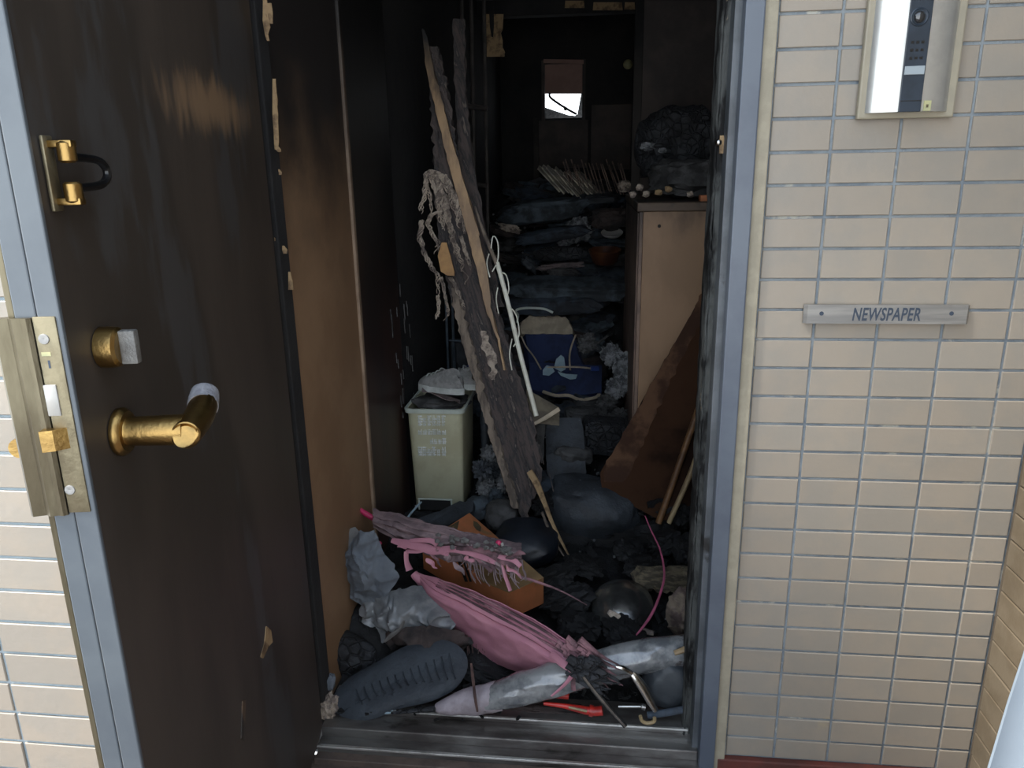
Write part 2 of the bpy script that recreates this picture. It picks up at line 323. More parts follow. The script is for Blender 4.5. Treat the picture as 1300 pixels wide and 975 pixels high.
m_concrete = mat('pale_concrete', (.55, .54, .52), (.48, .47, .45), 4, .9, bump=.3)
m_rack = mat('blue_grey_metal', (.09, .12, .155), (.05, .065, .08), 10, .5, .4, bump=.1)
m_booka = mat('singed_paper', (.27, .25, .20), (.13, .12, .10), 14, .9, bump=.3, rnd=.25)
m_bookb = mat('charred_paper', (.085, .058, .045), (.035, .027, .022), 14, .9, bump=.3, rnd=.3)
m_glassd = mat('sooty_glass', (.02, .019, .018), (.010, .010, .010), 6, .2, bump=.1)

# ------------------------------------------------------------------ structure outside
PITCH, ROW = .12, .0594
ZR0 = CAM.z + .267
def tile_mesh(w, h, d=.0035, bev=.0012):
    q = MB(); b = bev
    vs = []
    for y, i in ((0, 0), (-d+b, 0), (-d, b)):
        vs += [(i-w/2, y, i-h/2), (w/2-i, y, i-h/2), (w/2-i, y, h/2-i), (i-w/2, y, h/2-i)]
    fs = [(8, 9, 10, 11)]+[(4*r+k, 4*r+(k+1) % 4, 4*r+4+(k+1) % 4, 4*r+4+k) for r in (0, 1) for k in range(4)]
    me = bpy.data.meshes.new('tile'); me.from_pydata(vs, [], fs); me.update(); fixn(me); return me
def tiles(wall, xf, cells, material, gap=.0055):
    cache = {}; M0 = XF[wall.name].inverted()
    for (a0, a1, z0, z1) in cells:
        w_, h_ = round(a1-a0-gap, 4), round(z1-z0-gap, 4)
        if (w_, h_) not in cache:
            me = tile_mesh(w_, h_); me.materials.append(material); cache[(w_, h_)] = me
        o = bpy.data.objects.new('tile', cache[(w_, h_)]); COL.objects.link(o); o.parent = wall
        mt = M0 @ xf((a0+a1)/2, (z0+z1)/2); mt = mt @ Matrix.Rotation(random.uniform(-.006, .006), 4, 'X') @ Matrix.Rotation(random.uniform(-.004, .004), 4, 'Z')
        o.matrix_local = mt @ Matrix.Translation((0, random.uniform(-.0006, .0006), 0))
XW = .858
front = struct('wall_front', B((.313, .006, -.2), (XW+.2, .16, 2.5)), m_grout)
xs = [.318, .43, .55, .67, .79, XW]
zs = [ZR0-ROW*k for k in range(-13, 27)]+[-.012]
tiles(front, lambda a, z: Matrix.Translation((a, .006, z)), [(xs[i], xs[i+1], zs[k+1], zs[k]) for i in range(5) for k in range(len(zs)-1)], m_tile)
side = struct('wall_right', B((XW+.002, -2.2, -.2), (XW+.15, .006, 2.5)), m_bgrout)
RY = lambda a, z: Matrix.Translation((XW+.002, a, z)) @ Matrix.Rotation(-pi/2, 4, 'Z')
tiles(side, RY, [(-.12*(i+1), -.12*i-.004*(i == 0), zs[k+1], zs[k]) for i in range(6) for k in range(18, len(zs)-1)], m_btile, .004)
# projecting pier at the left, tiled alike
PY, PXR = -.53, -.765
pier = struct('wall_pier', B((-1.6, PY+.006, -.2), (PXR, .16, 2.5)), mat('painted_sunlit_grout', (.30, .35, .37), (.24, .29, .31), 14, .9, bump=.3, bscale=90, world=True))  # pier joints coloured paler to paint in the overexposed sunlight
zl = [P(0, y, PY).z for y in (666, 709, 750.5)]
pz = zl[0]; jx = P(17, 900, PY).x
cols_ = [(jx-.30, jx-.15), (jx-.15, jx), (jx, jx+.15), (jx+.15, PXR)]
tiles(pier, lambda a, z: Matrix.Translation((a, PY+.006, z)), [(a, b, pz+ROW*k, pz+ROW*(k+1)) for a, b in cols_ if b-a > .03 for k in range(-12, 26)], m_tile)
struct('wall_lintel', B((-.765, .006, 2.12), (.313, .16, 2.5)), m_grout)
struct('wall_reveal', B((-.765, .02, -.1), (-.69, .16, 2.12)), m_grout)
struct('floor_outside', B((-3, -2.2, -.2), (XW+.1, -.03, -.062)), m_floor)
struct('baseboard_front', B((.30, -.012, -.062), (XW, .006, -.012), .003), m_red)
struct('parapet', B((-3, -2.35, -.2), (XW+.1, -2.2, .45)), m_concrete)
struct('added_shade_slab', B((-.765, -.50, 2.5), (XW+.15, .16, 2.6)), m_concrete)  # added unseen slab, sized to keep the sun off the recessed tile wall
# ------------------------------------------------------------------ door frame
fr = thing('door_1', 'blue-grey steel door frame with charred inner edge around the burnt entrance', 'door frame', (-.2, 0, -.06), kind='structure')
build('caulk', B((.290, -.010, -.06), (.316, .02, 2.14), .002), m_caulk, fr, False, label='cream sealant strip beside the blue frame')
build('frame_face', B((.256, -.022, -.06), (.291, .07, 2.14), .003), m_blue, fr, False, label='blue-grey painted face')
build('frame_rebate', B((.243, .012, -.05), (.258, .10, 2.12), .002), m_blueg, fr, False, label='weathered grey rebate')
q = MB()
def fj(u, v):
    z = -.03+2.12*u; k = [(.229, .052), (.226, .060), (.227, .115), (.245, .125)][int(round(v*3))]
    return (k[0]+.003*nz(z*30, v*9)+.002*nz(z*90, v), k[1]+.004*nz(z*22, 3), z)
q.sheet(fj, 120, 3, .004); q.box((.232, .056, -.03), (.256, .13, 2.1))
build('frame_stop', q, m_jamb, fr, True, label='scorched and flaking stop edge')
build('frame_face', B((-.70, -.018, -.06), (-.676, .07, 2.14), .003), m_soot, fr, False, label='blackened hinge-side face')
build('frame_stop', B((-.680, .035, -.05), (-.668, .085, 2.12), .003), m_soot, fr, False, label='blackened hinge-side stop')
build('frame_head', B((-.70, -.022, 2.08), (.29, .13, 2.14), .003), m_blue, fr, False)
kn = build('striker_stud', MB().lathe(P(918, 181, .055), (-1, -.5, 0), [(0, .003), (.006, .003), (.007, .006), (.013, .0066), (.016, .004)], 14), m_chrome, fr, label='small shiny stud on the stop edge')
build('peeled_patch', MB().rows([(172, 914, 919), (195, 913, 921)], lambda x, y: .050, .002, 2, .001), m_tan, fr, label='tan peeled patch')
for (y0, y1, xa, xb) in ((0, 52, 334, 342), (4, 30, 336, 346), (100, 190, 346, 353), (186, 193, 350, 357), (300, 306, 343, 350), (312, 322, 358, 364), (345, 368, 366, 372), (215, 222, 354, 358)):
    build('peeled_patch', MB().rows([(y0, xa, xb-3), ((y0+y1)/2, xa, xb), (y1, xb-4, xb)], lambda x, y: .034, .002, 2, .001, jag=1.5, seed=y0), m_tan, fr, label='tan peeled patch on the hinge-side stop')
# threshold
th = thing('trim_threshold', 'steel door threshold with worn bright edges', 'threshold', (-.2, .03, -.062), kind='structure')
th['kind'] = 'structure'
build('sill_body', B((-.668, -.035, -.062), (.262, .02, -.030), .002), m_sill, th, False)
build('sill_step', B((-.668, -.001, -.032), (.256, .085, -.004), .003), m_sill, th, False)
build('sill_ridge', B((-.668, .055, -.006), (.240, .14, .012), .003), m_sill, th, False)
build('edge_strip', B((-.668, -.0385, -.034), (.262, -.030, -.0275), .0015), m_sillb, th, False, label='bright outer nosing')
build('edge_strip', B((-.50, .050, .008), (.238, .057, .0135), .001), m_sillb, th, False, label='bright inner nosing')
build('brown_apron', B((-.668, -.06, -.13), (.30, -.034, -.046), .002), m_floor, th, False)
# ------------------------------------------------------------------ interior shell
FL = .0; STEP = .11; XL, XR, YB, ZC = -.677, .60, 4.05, 2.42
struct('floor', B((XL-.05, .10, -.1), (XR+.05, .90, FL)), m_soot)
struct('floor_hall', B((XL-.05, .88, -.1), (XR+.05, YB, STEP)), m_soot)
struct('ceiling', B((XL-.05, .12, ZC), (XR+.05, YB+.1, ZC+.1)), m_soot)
wl = struct('wall_left', B((XL-.08, .08, -.1), (XL-.004, YB, ZC)), m_soot)
yt = PX(455, 400, XL).y
build('brown_panel', B((XL-.01, .07, 0), (XL, yt, 2.3)), m_wallb, wl, False, label='brown wall panel, smoked black towards the top')
build('panel_trim', B((XL-.01, yt-.006, 0), (XL+.008, yt+.014, 2.15), .003), m_wallt, wl, False, label='narrow pale edge trim')
yd = PX(512, 500, XL).y
build('wood_panel', B((XL-.008, yt+.016, 0), (XL+.004, yd, 2.3), .002), m_walld, wl, False, label='dark red-brown wood panel')
q = MB()
for k in range(26):
    y = random.uniform(yd-.12, yd+.15); z = random.uniform(.5, .95); h = random.uniform(.02, .10)
    q.rows if 0 else q.obox((XL+.006, y, z), (.003, random.uniform(.002, .006), h*.6), (random.uniform(-.1, .1), 0, 0))
build('paint_flake', q, m_cloth[2], wl, False, label='pale peeling flakes', kind='stuff')
struct('wall_hall_right', B((XR, .13, -.1), (XR+.08, YB, ZC)), m_soot)
struct('wall_entry_right', B((.262, .13, -.1), (XR, .17, ZC)), m_soot)
# partition behind the cabinet
xp = P(806, 100, 2.42).x
wp = struct('wall_partition', B((xp, 2.42, STEP), (XR, 2.55, ZC)), m_sootb)
build('corner_post', B((xp-.006, 2.405, STEP), (xp+.035, 2.43, ZC), .003), m_sootg, wp, False)
# back wall with the window opening
wx0, wx1 = P(691, 100, YB).x, P(740, 100, YB).x; wz0, wz1 = P(712, 150, YB).z, P(712, 80, YB).z
wb = MB(); xL, xR_ = XL-.05, XR+.05
wb.box((xL, YB, 0), (wx0, YB+.1, ZC)).box((wx1, YB, 0), (xR_, YB+.1, ZC)).box((wx0, YB, 0), (wx1, YB+.1, wz0)).box((wx0, YB, wz1), (wx1, YB+.1, ZC))
wk = struct('wall_back', wb, m_soot)
for (a, b, c, d, mm_) in ((682, 747, 152, 214, m_sootb), (750, 802, 132, 216, m_sootb)):
    p0, p1 = P(a, d, YB), P(b, c, YB); build('wall_board', B((p0.x, YB-.02, p0.z), (p1.x, YB, p1.z), .004), mm_, wk, False)
p0, p1 = P(678, 240, YB-.03), P(684, 150, YB-.03)
build('door_casing', B((p0.x, YB-.05, p0.z), (p1.x, YB-.02, p1.z), .003), m_sootg, wk, False)
win = thing('window_1', 'small back window with dark broken pane under a brown blind', 'window', ((wx0+wx1)/2, YB, wz0), kind='structure')
f = .018; q = MB()
q.box((wx0-f, YB-.02, wz0-f), (wx0+.003, YB+.03, wz1+f)).box((wx1-.003, YB-.02, wz0-f), (wx1+f, YB+.03, wz1+f)).box((wx0, YB-.02, wz1-.003), (wx1, YB+.03, wz1+f))
build('window_frame', q, m_sootb, win, False)
def WP(pts, y, th_, mt, nm, **k): return build(nm, MB().prism([P(a, b, y) for a, b in pts], (0, th_, 0)), mt, win, False, **k)
WP([(691, 136), (700, 139), (712, 143), (721, 146), (730, 147), (733, 145), (738, 118), (742, 118), (742, 165), (688, 165), (688, 120), (692, 118), (691, 128)], YB+.03, .008, m_glassd, 'pane_shard', label='sooty remains of the broken pane')
build('glazing_bar', MB().tube([P(698, 118, YB+.02), P(699, 124, YB+.02), P(716, 136, YB+.02), P(732, 145, YB+.02)], .008, 6), m_soot, win, label='thin bent bar across the hole')
build('glazing_bar', MB().lump(P(718, 138, YB+.02), (.03, .02, .03), sub=1), m_soot, win)
WP([(687, 119), (742, 119), (742, 74), (687, 74)], YB+.035, .006, m_blind, 'blind', label='brown blind filling the upper half')
WP([(690, 80), (741, 81), (741, 76), (690, 75)], YB-.03, .012, m_blind, 'blind_rail', label='dusky rail of the blind')
# ceiling beam with unburnt ends
zb = P(760, 7, 3.0).z
bm_ = struct('trim_beam', B((XL, 3.0, zb-.035), (XR, 3.08, zb+.05), .004), m_soot)
for a, b, c, d in ((717, 742, 1, 10), (753, 790, 3, 13), (793, 806, 3, 12)):
    build('bare_wood', MB().rows([(c, a+1, b-1), (d, a, b)], lambda x, y: 2.996, .006, 5, .002, jag=1), m_tan, bm_, label='unburnt tan stretch of the beam')
# ------------------------------------------------------------------ open door leaf and its hardware
H0 = Vector((-.655, -.015, 0)); E0 = Vector((-.5195, -.838, 0)); LW = (E0-H0).length
e = (E0-H0).normalized(); nn = Vector((-e.y, e.x, 0))
def Lf(u, n, z): return H0 + e*u + nn*n + Vector((0, 0, z))
def on_plane(px, py, p0, nor):
    d = ray(px, py); return CAM + d*((Vector(p0)-CAM).dot(nor)/d.dot(nor))
def LP(px, py, n=0):
    p = on_plane(px, py, Lf(0, n, 0), nn); return ((p-H0).dot(e), p.z)
def LE(px, py, u=None):
    p = on_plane(px, py, Lf(LW if u is None else u, 0, 0), e); return ((p-H0).dot(nn), p.z)
TH = .046
leaf = thing('door_leaf', 'dark smoke-stained entrance door leaf standing open towards the viewer', 'door', Lf(0, 0, .012))
build('leaf_panel', B((.004, -TH+.002, .015), (LW-.003, -.001, 2.06), .002, Lf), m_leaf, leaf, False)
# folded steel edge: two strips with a recessed line between them
build('edge_strip', B((LW-.006, -.022, .014), (LW, 0, 2.062), .0015, Lf), m_edge, leaf, False, label='light blue-grey edge strip')
build('edge_strip', B((LW-.008, -.0445, .014), (LW-.0015, -.0235, 2.062), .0015, Lf), m_edge, leaf, False, label='blue-grey outer edge strip')
build('edge_gasket', B((LW-.03, -.052, .014), (LW-.004, -.0455, 2.062), .001, Lf), m_strike, leaf, False, label='brownish weather strip')
# rubbed patch and scrapes
def patch(pts, mt, lab, n=.0006):
    c = [LP(*p) for p in pts]; q = MB(Lf).prism([(a, n, b) for a, b in c], (0, -.002, 0)); build('rubbed_patch', q, mt, leaf, False, label=lab)
r = random.Random(3)
def blob(cx, cy, rx, ry, n=18): return [(cx+rx*cos(2*pi*k/n)*r.uniform(.8, 1.1), cy+ry*sin(2*pi*k/n)*r.uniform(.75, 1.15)) for k in range(n)]
pr_ = Lf(*(lambda a: (a[0], 0, a[1]))(LP(268, 133))); rub_patch(m_leaf, pr_, (.10, .24, .05), (.20, .13, .075))
patch([(338, 795), (344, 800), (346, 815), (340, 822), (334, 836), (331, 834), (336, 815)], m_tan, 'tan scrape low on the leaf')
patch([(308, 890), (312, 888), (311, 910), (310, 940), (306, 938)], m_rub, 'faint vertical scratch')
# lever handle
hu, hz = LP(152, 548)
lv = thing('lever_handle', 'worn brass lever handle with round rose on the open door', 'door handle', Lf(hu, 0, hz))
leaf_children = []
Q = lambda: MB(Lf)
build('rose', Q().lathe((hu, 0, hz), (0, 1, 0), [(0, .027), (.003, .0275), (.006, .027), (.010, .023), (.011, .0)], 32), m_brass, lv)
build('neck', Q().tube([(hu, .008, hz), (hu, .012, hz), (hu, .060, hz), (hu, .074, hz)], [.0195, .0165, .0175, .0180], 24), m_brass, lv)
q = Q()
pts = [(hu+.0175, .078, hz-.002), (hu+.015, .078, hz-.002), (hu, .078, hz), (hu-.03, .078, hz+.005), (hu-.056, .075, hz+.011)]
q.tube(pts, [.012, .0175, .0185, .0185, .0180], 24, flat=.9)
build('lever', q, m_brass, lv)
build('lever_end', Q().tube([(hu-.054, .0755, hz+.0105), (hu-.066, .073, hz+.015), (hu-.078, .071, hz+.020), (hu-.082, .070, hz+.022)], [.0178, .0178, .0165, .011], 22), mat('scuffed_grey_metal', (.34, .34, .36), (.24, .24, .26), 60, .5, .2, bump=.3), lv, label='silvery scuffed lever end')
# thumb turn
tu, tz = LP(130, 441)
tt = thing('thumb_turn', 'round brass deadbolt turn with flat silver knob above the lever', 'lock', Lf(tu, 0, tz))
build('collar', Q().lathe((tu, 0, tz), (0, 1, 0), [(0, .0225), (.010, .0225), (.018, .0216), (.021, .018), (.021, 0)], 28), m_brass, tt)
build('turn_knob', Q().box((tu-.006, .020, tz-.0185), (tu+.006, .038, tz+.0185), .002), mat('matt_grey_metal', (.20, .195, .18), (.15, .145, .135), 40, .5, .3), tt, label='flat silver turn')
# door guard
ga, gb = LP(56, 172), LP(74, 268); gu = (ga[0]+gb[0])/2; z1, z0 = ga[1], gb[1]
gd = thing('door_guard', 'brass door guard bracket with dark swing bar near the leaf edge', 'door guard', Lf(gu, 0, z0))
build('base_plate', Q().box((gu-.006, 0, z0), (gu+.012, .004, z1), .0015), m_brassd, gd)
for py in (193, 245):
    cz = LP(75, py, .012)[1]; s_ = 1 if py < 220 else -1
    build('bracket_arm', Q().box((gu-.006, .002, cz-.004+.008*s_), (gu+.006, .026, cz+.003+.008*s_), .0015), m_brass, gd)
    build('pivot', Q().lathe((gu, .018, cz-.010), (0, 0, 1), [(0, .006), (.002, .0085), (.018, .0085), (.020, .006)], 18), m_brass, gd)
c1, c2 = LP(75, 193, .012)[1], LP(75, 245, .012)[1]
build('swing_bar', Q().tube([(gu, .018, c1-.004), (gu-.05, .020, c1-.006), (gu-.068, .020, c1-.012), (gu-.072, .020, (c1+c2)/2), (gu-.068, .020, c2+.012), (gu-.05, .020, c2+.006), (gu, .018, c2+.004)], .0042, 8), m_black, gd, label='dark U-shaped swing bar')
# mortise lock face plate on the edge
pa, pb = LE(50, 402), LE(98, 650); zt, zbm = pa[1], pb[1]
lk = thing('lock_plate', 'tarnished brass lock face plate on the edge of the open door', 'lock', Lf(LW, -.02, zbm))
fp_ = build('face_plate', Q().box((LW-.002, -.0265, zbm), (LW+.0018, -.0045, zt), .0012), m_brassd, lk)
n0, zz = LE(57, 430); build('screw', Q().lathe((LW+.0016, n0, zz), (1, 0, 0), [(0, .0055), (.0012, .005), (.0013, .002), (.0006, .0)], 16), m_steel, fp_)
n0, zz = LE(90, 621); build('screw', Q().lathe((LW+.0016, n0, zz), (1, 0, 0), [(0, .0055), (.0012, .005), (.0013, .002), (.0006, .0)], 16), m_steel, fp_)
a, b = LE(56, 488), LE(80, 527)
build('dead_bolt', Q().box((LW+.001, a[0], b[1]), (LW+.0034, b[0], a[1]), .001), m_white, lk, label='pale steel dead bolt')
a, b = LE(58, 543), LE(92, 568)
q = Q(); q.prism([(LW, a[0]-.001, b[1]), (LW+.0135, a[0], b[1]), (LW+.010, (a[0]+b[0])/2, b[1]), (LW+.001, b[0], b[1])], (0, 0, a[1]-b[1]))
build('latch_bolt', q, m_brass, lk, False, label='bevelled brass latch')
a = LE(60, 449); build('makers_mark', Q().box((LW+.0017, a[0]-.0045, a[1]-.002), (LW+.0021, a[0]+.0045, a[1]+.002)), m_yel, lk, False, label='worn pale maker mark')
a = LE(64, 462); build('key_slot', Q().box((LW+.0015, a[0]-.001, a[1]-.004), (LW+.002, a[0]+.001, a[1]+.004)), m_ink, lk, False)
# guard plate sticking out beyond the edge
gpz0, gpz1 = zbm-.002, zt-.001
gp = thing('guard_plate', 'folded bronze guard plate sticking out beside the lock', 'guard plate', Lf(LW, -.045, gpz0))
prof = [(LW+.002, -.0275), (LW+.0045, -.031), (LW+.003, -.037), (LW+.005, -.044), (LW+.001, -.050), (LW+.004, -.062), (LW+.000, -.066), (LW-.006, -.062), (LW-.012, -.050), (LW-.012, -.0465), (LW-.002, -.0465), (LW-.001, -.0275)]
build('folded_plate', Q().prism([(a, b, gpz0) for a, b in prof], (0, 0, gpz1-gpz0)), m_strike, gp, False)
# outer handle
ou_, oz = LE(14, 556, LW-.09)[0], LE(14, 556, LW-.09)[1]
oh = thing('outer_handle', 'brass lever on the outer side of the door leaf', 'door handle', Lf(LW-.07, -TH, oz))
build('lever', Q().tube([(LW-.052, -.098, oz), (LW-.075, -.098, oz), (LW-.12, -.098, oz), (LW-.18, -.096, oz)], [.011, .012, .011, .010], 14), m_brass, oh)
build('neck', Q().tube([(LW-.072, -.046, oz), (LW-.072, -.098, oz)], .0105, 14), m_brass, oh)
build('rose', Q().lathe((LW-.072, -.046, oz), (0, -1, 0), [(0, .026), (.008, .024), (.009, 0)], 24), m_brass, oh)

# ------------------------------------------------------------------ intercom and newspaper plate
def F(px, py, y=-.006): p = P(px, py, y); return p.x, p.z
ix0, iz0 = F(1086, 152); ix1 = F(1208, 150)[0]; iz1 = iz0+.30
ic = thing('intercom', 'silver video intercom with dark camera strip on the tiled wall', 'intercom', ((ix0+ix1)/2, -.002, iz0))
build('back_frame', B((ix0, -.014, iz0), (ix1, .0, iz1), .003), m_beigep, ic, False, label='beige surround')
cx0, cx1 = ix0+.012, ix1-.014; q = MB(); N = 20; prof = []
for k in range(N+1):
    t = k/N; prof.append((cx0+(cx1-cx0)*t, -.014-.020*(1-(2*t-1)**2)**.6))
q.prism([(a, b, iz0+.010) for a, b in prof], (0, 0, iz1-iz0-.03))
build('cover', q, m_silver, ic, label='convex silver cover')
sx0, sx1 = ix0+(ix1-ix0)*.375, ix0+(ix1-ix0)*.60
zf = lambda py: F(1160, py, -.034)[1]
build('camera_strip', B((sx0, -.0365, zf(142)), (sx1, -.028, iz1-.03), .001), m_darkp, ic, False, label='dark centre strip')
cxm = F(1167, 22, -.036)[0]; cz = zf(22)
build('lens_ring', MB().lathe((cxm, -.036, cz), (0, -1, 0), [(0, .0155), (.002, .0150), (.003, .0135), (.001, .011), (.001, 0)], 28), m_darkp, ic)
build('lens', MB().lathe((cxm, -.037, cz), (0, -1, 0), [(0, .010), (.003, .0085), (.005, .005), (.0055, 0)], 24), m_glass, ic)
cxm = (sx0+sx1)/2
for r_ in range(3):
    for c_ in range(3): build('speaker_slot', B((cxm-.011+c_*.0085, -.0372, zf(54+r_*10)-.002), (cxm-.006+c_*.0085, -.036, zf(54+r_*10)+.0022)), m_black, ic, False)
build('call_button', B((sx0+.002, -.0385, zf(95)), (sx1-.002, -.035, zf(84)), .0008), m_pale, ic, False, label='pale grey call button')
build('strip_seam', B((sx0+.001, -.0369, zf(128)-.0006), (sx1-.001, -.036, zf(128)+.0006)), m_black, ic, False)
sxp = F(1177, 135, -.034)[0]
stk = build('sticker', B((sxp-.006, -.0352, zf(141)), (sxp+.006, -.031, zf(128))), m_yel, ic, False, label='small yellowish sticker')
build('sticker_mark', B((sxp-.0022, -.0356, zf(137)), (sxp+.0015, -.035, zf(133))), m_olive, stk, False)
nx0, nzb = F(1019, 410); nx1, nzt = F(1231, 387)
npz = thing('newspaper_plate', 'narrow steel plate lettered NEWSPAPER screwed to the cream tiles', 'sign', ((nx0+nx1)/2, -.002, nzb))
q = MB(); q.prism([(nx0, -.002, nzb), (nx0, -.006, nzb), (nx0+.006, -.011, nzb), (nx1-.004, -.011, nzb), (nx1, -.007, nzb), (nx1, -.002, nzb)], (0, 0, nzt-nzb))
build('plate', q, m_steel, npz, False)
for px in (1043, 1208):
    a, c = F(px, 398, -.011); build('screw_hole', MB().lathe((a, -.011, c), (0, -1, 0), [(0, .0042), (.0008, .004), (.0009, .003), (.0003, 0)], 14), m_ink, npz)
def text(body, name, mt, parent, centre, height, rotm, shear=0, sx_=1, ext=.0004):
    cu_ = bpy.data.curves.new('text', 'FONT'); cu_.body = body; cu_.size = 1; cu_.extrude = 0; cu_.shear = shear; cu_.align_x = 'CENTER'; cu_.resolution_u = 3; cu_.offset = .022; cu_.space_character = 1.06
    to = bpy.data.objects.new('text', cu_); COL.objects.link(to); dg = bpy.context.evaluated_depsgraph_get(); dg.update()
    me = bpy.data.meshes.new_from_object(to.evaluated_get(dg)); bpy.data.objects.remove(to)
    ys = [v.co.y for v in me.vertices]; h = max(ys)-min(ys); k = height/h; m_ = (max(ys)+min(ys))/2
    q = MB(); q.v = [Vector(centre)+rotm @ Vector((v.co.x*k*sx_, (v.co.y-m_)*k, .0003)) for v in me.vertices]; q.f = [tuple(p.vertices) for p in me.polygons]
    return build(name, q, mt, parent, False, fix=False)
RF = Matrix.Rotation(pi/2, 3, 'X')
tcx, tcz = F(1125, 399, -.0115)
text('NEWSPAPER', 'lettering', m_ink, npz, (tcx, -.0112, tcz), .0260, RF, sx_=.62, shear=.14)

# ------------------------------------------------------------------ pale blue-white sheet at the lower right edge
def shf(u, v):
    x = .485+.088*u+.02*max(0, u-.7); return (x+(.845-x)*v, -.62+.05*sin(v*5)-.16*v+.012*sin(v*16+u*2), -.06+u*(1.0-.06*v))
single('plastic_sheet', MB().sheet(shf, 20, 16, .004), m_sheet, 'pale blue-white stiff sheet leaning up at the lower right corner', 'sheet')
# ------------------------------------------------------------------ inside: cabinet, leaning board, poles
cxl, cY, cz1 = P(808, 400, 1.2).x, 1.2, P(850, 257, 1.2).z
cb = thing('cabinet', 'brown wooden shoe cabinet with sooty top beside the leaning board', 'cabinet', ((cxl+XR)/2, 1.7, STEP))
epn = build('end_panel', B((cxl+.014, cY, STEP), (XR-.005, cY+.02, cz1-.03), .002), m_cab, cb, False)
build('front_edge', B((cxl, cY-.004, STEP), (cxl+.014, cY+.03, cz1-.03), .003), m_cabe, cb, False, label='darker front edge')
build('door', B((cxl-.004, cY+.034, STEP+.03), (cxl+.014, cY+.58, cz1-.035), .003), m_cabe, cb, False)
build('door', B((cxl-.004, cY+.586, STEP+.03), (cxl+.014, cY+1.13, cz1-.035), .003), m_cabe, cb, False)
build('carcass', B((cxl+.014, cY+.02, STEP), (XR-.005, cY+1.15, cz1-.03)), m_cabe, cb, False)
build('top', B((cxl-.008, cY-.008, cz1-.03), (XR-.003, cY+1.16, cz1), .004), mat('sooty_cabinet_top', (.10, .068, .045), (.022, .018, .016), 6, .6, bump=.3, world=True), cb, False, label='sooty top board')
p = P(837, 287, cY); build('knot', MB().lathe((p.x, cY-.001, p.z), (0, -1, 0), [(0, .006), (.001, .005), (.001, 0)], 12), m_soot, epn)
Yl = lambda x, y: 1.14-.24*(y-330)/330
single('leaning_board', MB().rows([(318, 921, 926), (345, 906, 924), (400, 877, 922), (450, 848, 918), (500, 820, 915), (550, 792, 910), (585, 771, 905), (600, 762, 903), (622, 764, 900), (640, 800, 898), (660, 838, 896)], Yl, .014, 10, .001, jag=1.2, fr=6),
       m_lean, 'large scorched brown board leaning diagonally against the cabinet', 'board', smooth='auto')
def pole(name, pts, r_, mt, lab, cat='pole', **k):
    P_ = [P(*p) for p in pts]; return single(name, MB().tube(P_, r_, 12, **k), mt, lab, cat)
pole('wooden_pole', [(906, 455, .98), (893, 500, .96), (862, 590, .92), (836, 664, .88)], [.0105, .0110, .0105, .0115], m_orpole, 'orange-brown pole leaning left of the paler bamboo cane', 'pole')
pole('bamboo_cane', [(908, 520, .90), (893, 556, .885), (875, 605, .865), (849, 664, .84)], [.0090, .0092, .0090, .0088], m_bamboo, 'pale bamboo cane leaning beside the door frame', 'cane')

lb = bpy.data.objects['leaning_board']
build('edge_highlight', MB().rows([(340, 909, 917), (345, 906, 918), (400, 877, 894), (450, 848, 868), (500, 820, 844), (550, 792, 822), (585, 771, 806), (600, 766, 800), (612, 768, 792)], lambda x, y: Yl(x, y)-.008, .003, 6, .001, jag=3, fr=6, step=6),
      mat('painted_board_highlight', (.115, .062, .036), (.050, .026, .017), 9, .85, bump=.15, world=True, spec=.12), lb, label='paler strip painted as a highlight along the slanting edge')  # highlight band along the board's edge, painted as a lighter brown strip
# ------------------------------------------------------------------ pedal bin and what lies on it
by = .93; bz = P(555, 648, by).z
b0, b1 = P(518, 560, by).x, P(588, 560, by).x; btz = P(560, 520, by).z
bn = thing('pedal_bin', 'beige plastic pedal bin with worn white print left of the charred plank', 'bin', ((b0+b1)/2, by+.10, bz))
def binprof(z, g=0):
    k = .010*(1-(z-bz)/(btz-bz)); a0, a1, c0, c1 = b0+k-g, b1-k+g, by+k-g, by+.26-k+g; R = .022; out = []
    for (cx_, cy_, q0) in ((a1-R, c0+R, -pi/2), (a1-R, c1-R, 0), (a0+R, c1-R, pi/2), (a0+R, c0+R, pi)):
        for j in range(5): t = q0+pi/2*j/4; out.append((cx_+R*cos(t), cy_+R*sin(t), z))
    return out
def ring(levels, capb=True, capt=False):
    q = MB(); L_ = [binprof(z, g) for z, g in levels]; n = len(L_[0]); vs = [p for l in L_ for p in l]
    fs = [(i*n+k, i*n+(k+1) % n, (i+1)*n+(k+1) % n, (i+1)*n+k) for i in range(len(L_)-1) for k in range(n)]
    if capb: fs.append(tuple(range(n))[::-1])
    if capt: fs.append(tuple((len(L_)-1)*n+k for k in range(n)))
    return q.add(vs, fs)
build('body', ring([(bz, -.004), (bz+.006, 0), (btz-.01, 0), (btz, 0), (btz, -.004), (bz+.05, -.006)], True, True), m_binp, bn)
build('rim', ring([(btz-.012, .001), (btz-.013, .008), (btz+.002, .009), (btz+.003, .003), (btz-.004, -.004), (btz-.012, -.004)], False), m_rim, bn, label='grey-green rim')
a, c = P(533, 634, by), P(573, 650, by)
build('pedal_recess', B((a.x, by-.002, bz+.002), (c.x, by+.004, a.z), .001), m_soot, bn, False, label='dark pedal opening')
q = MB(); q.tube([(a.x-.003, by-.004, bz+.004), (a.x-.002, by-.004, a.z), (a.x+.006, by-.004, a.z+.004), (c.x-.006, by-.004, a.z+.004), (c.x+.002, by-.004, a.z), (c.x+.003, by-.004, bz+.004)], .0035, 6)
build('pedal_surround', q, m_rim, bn)
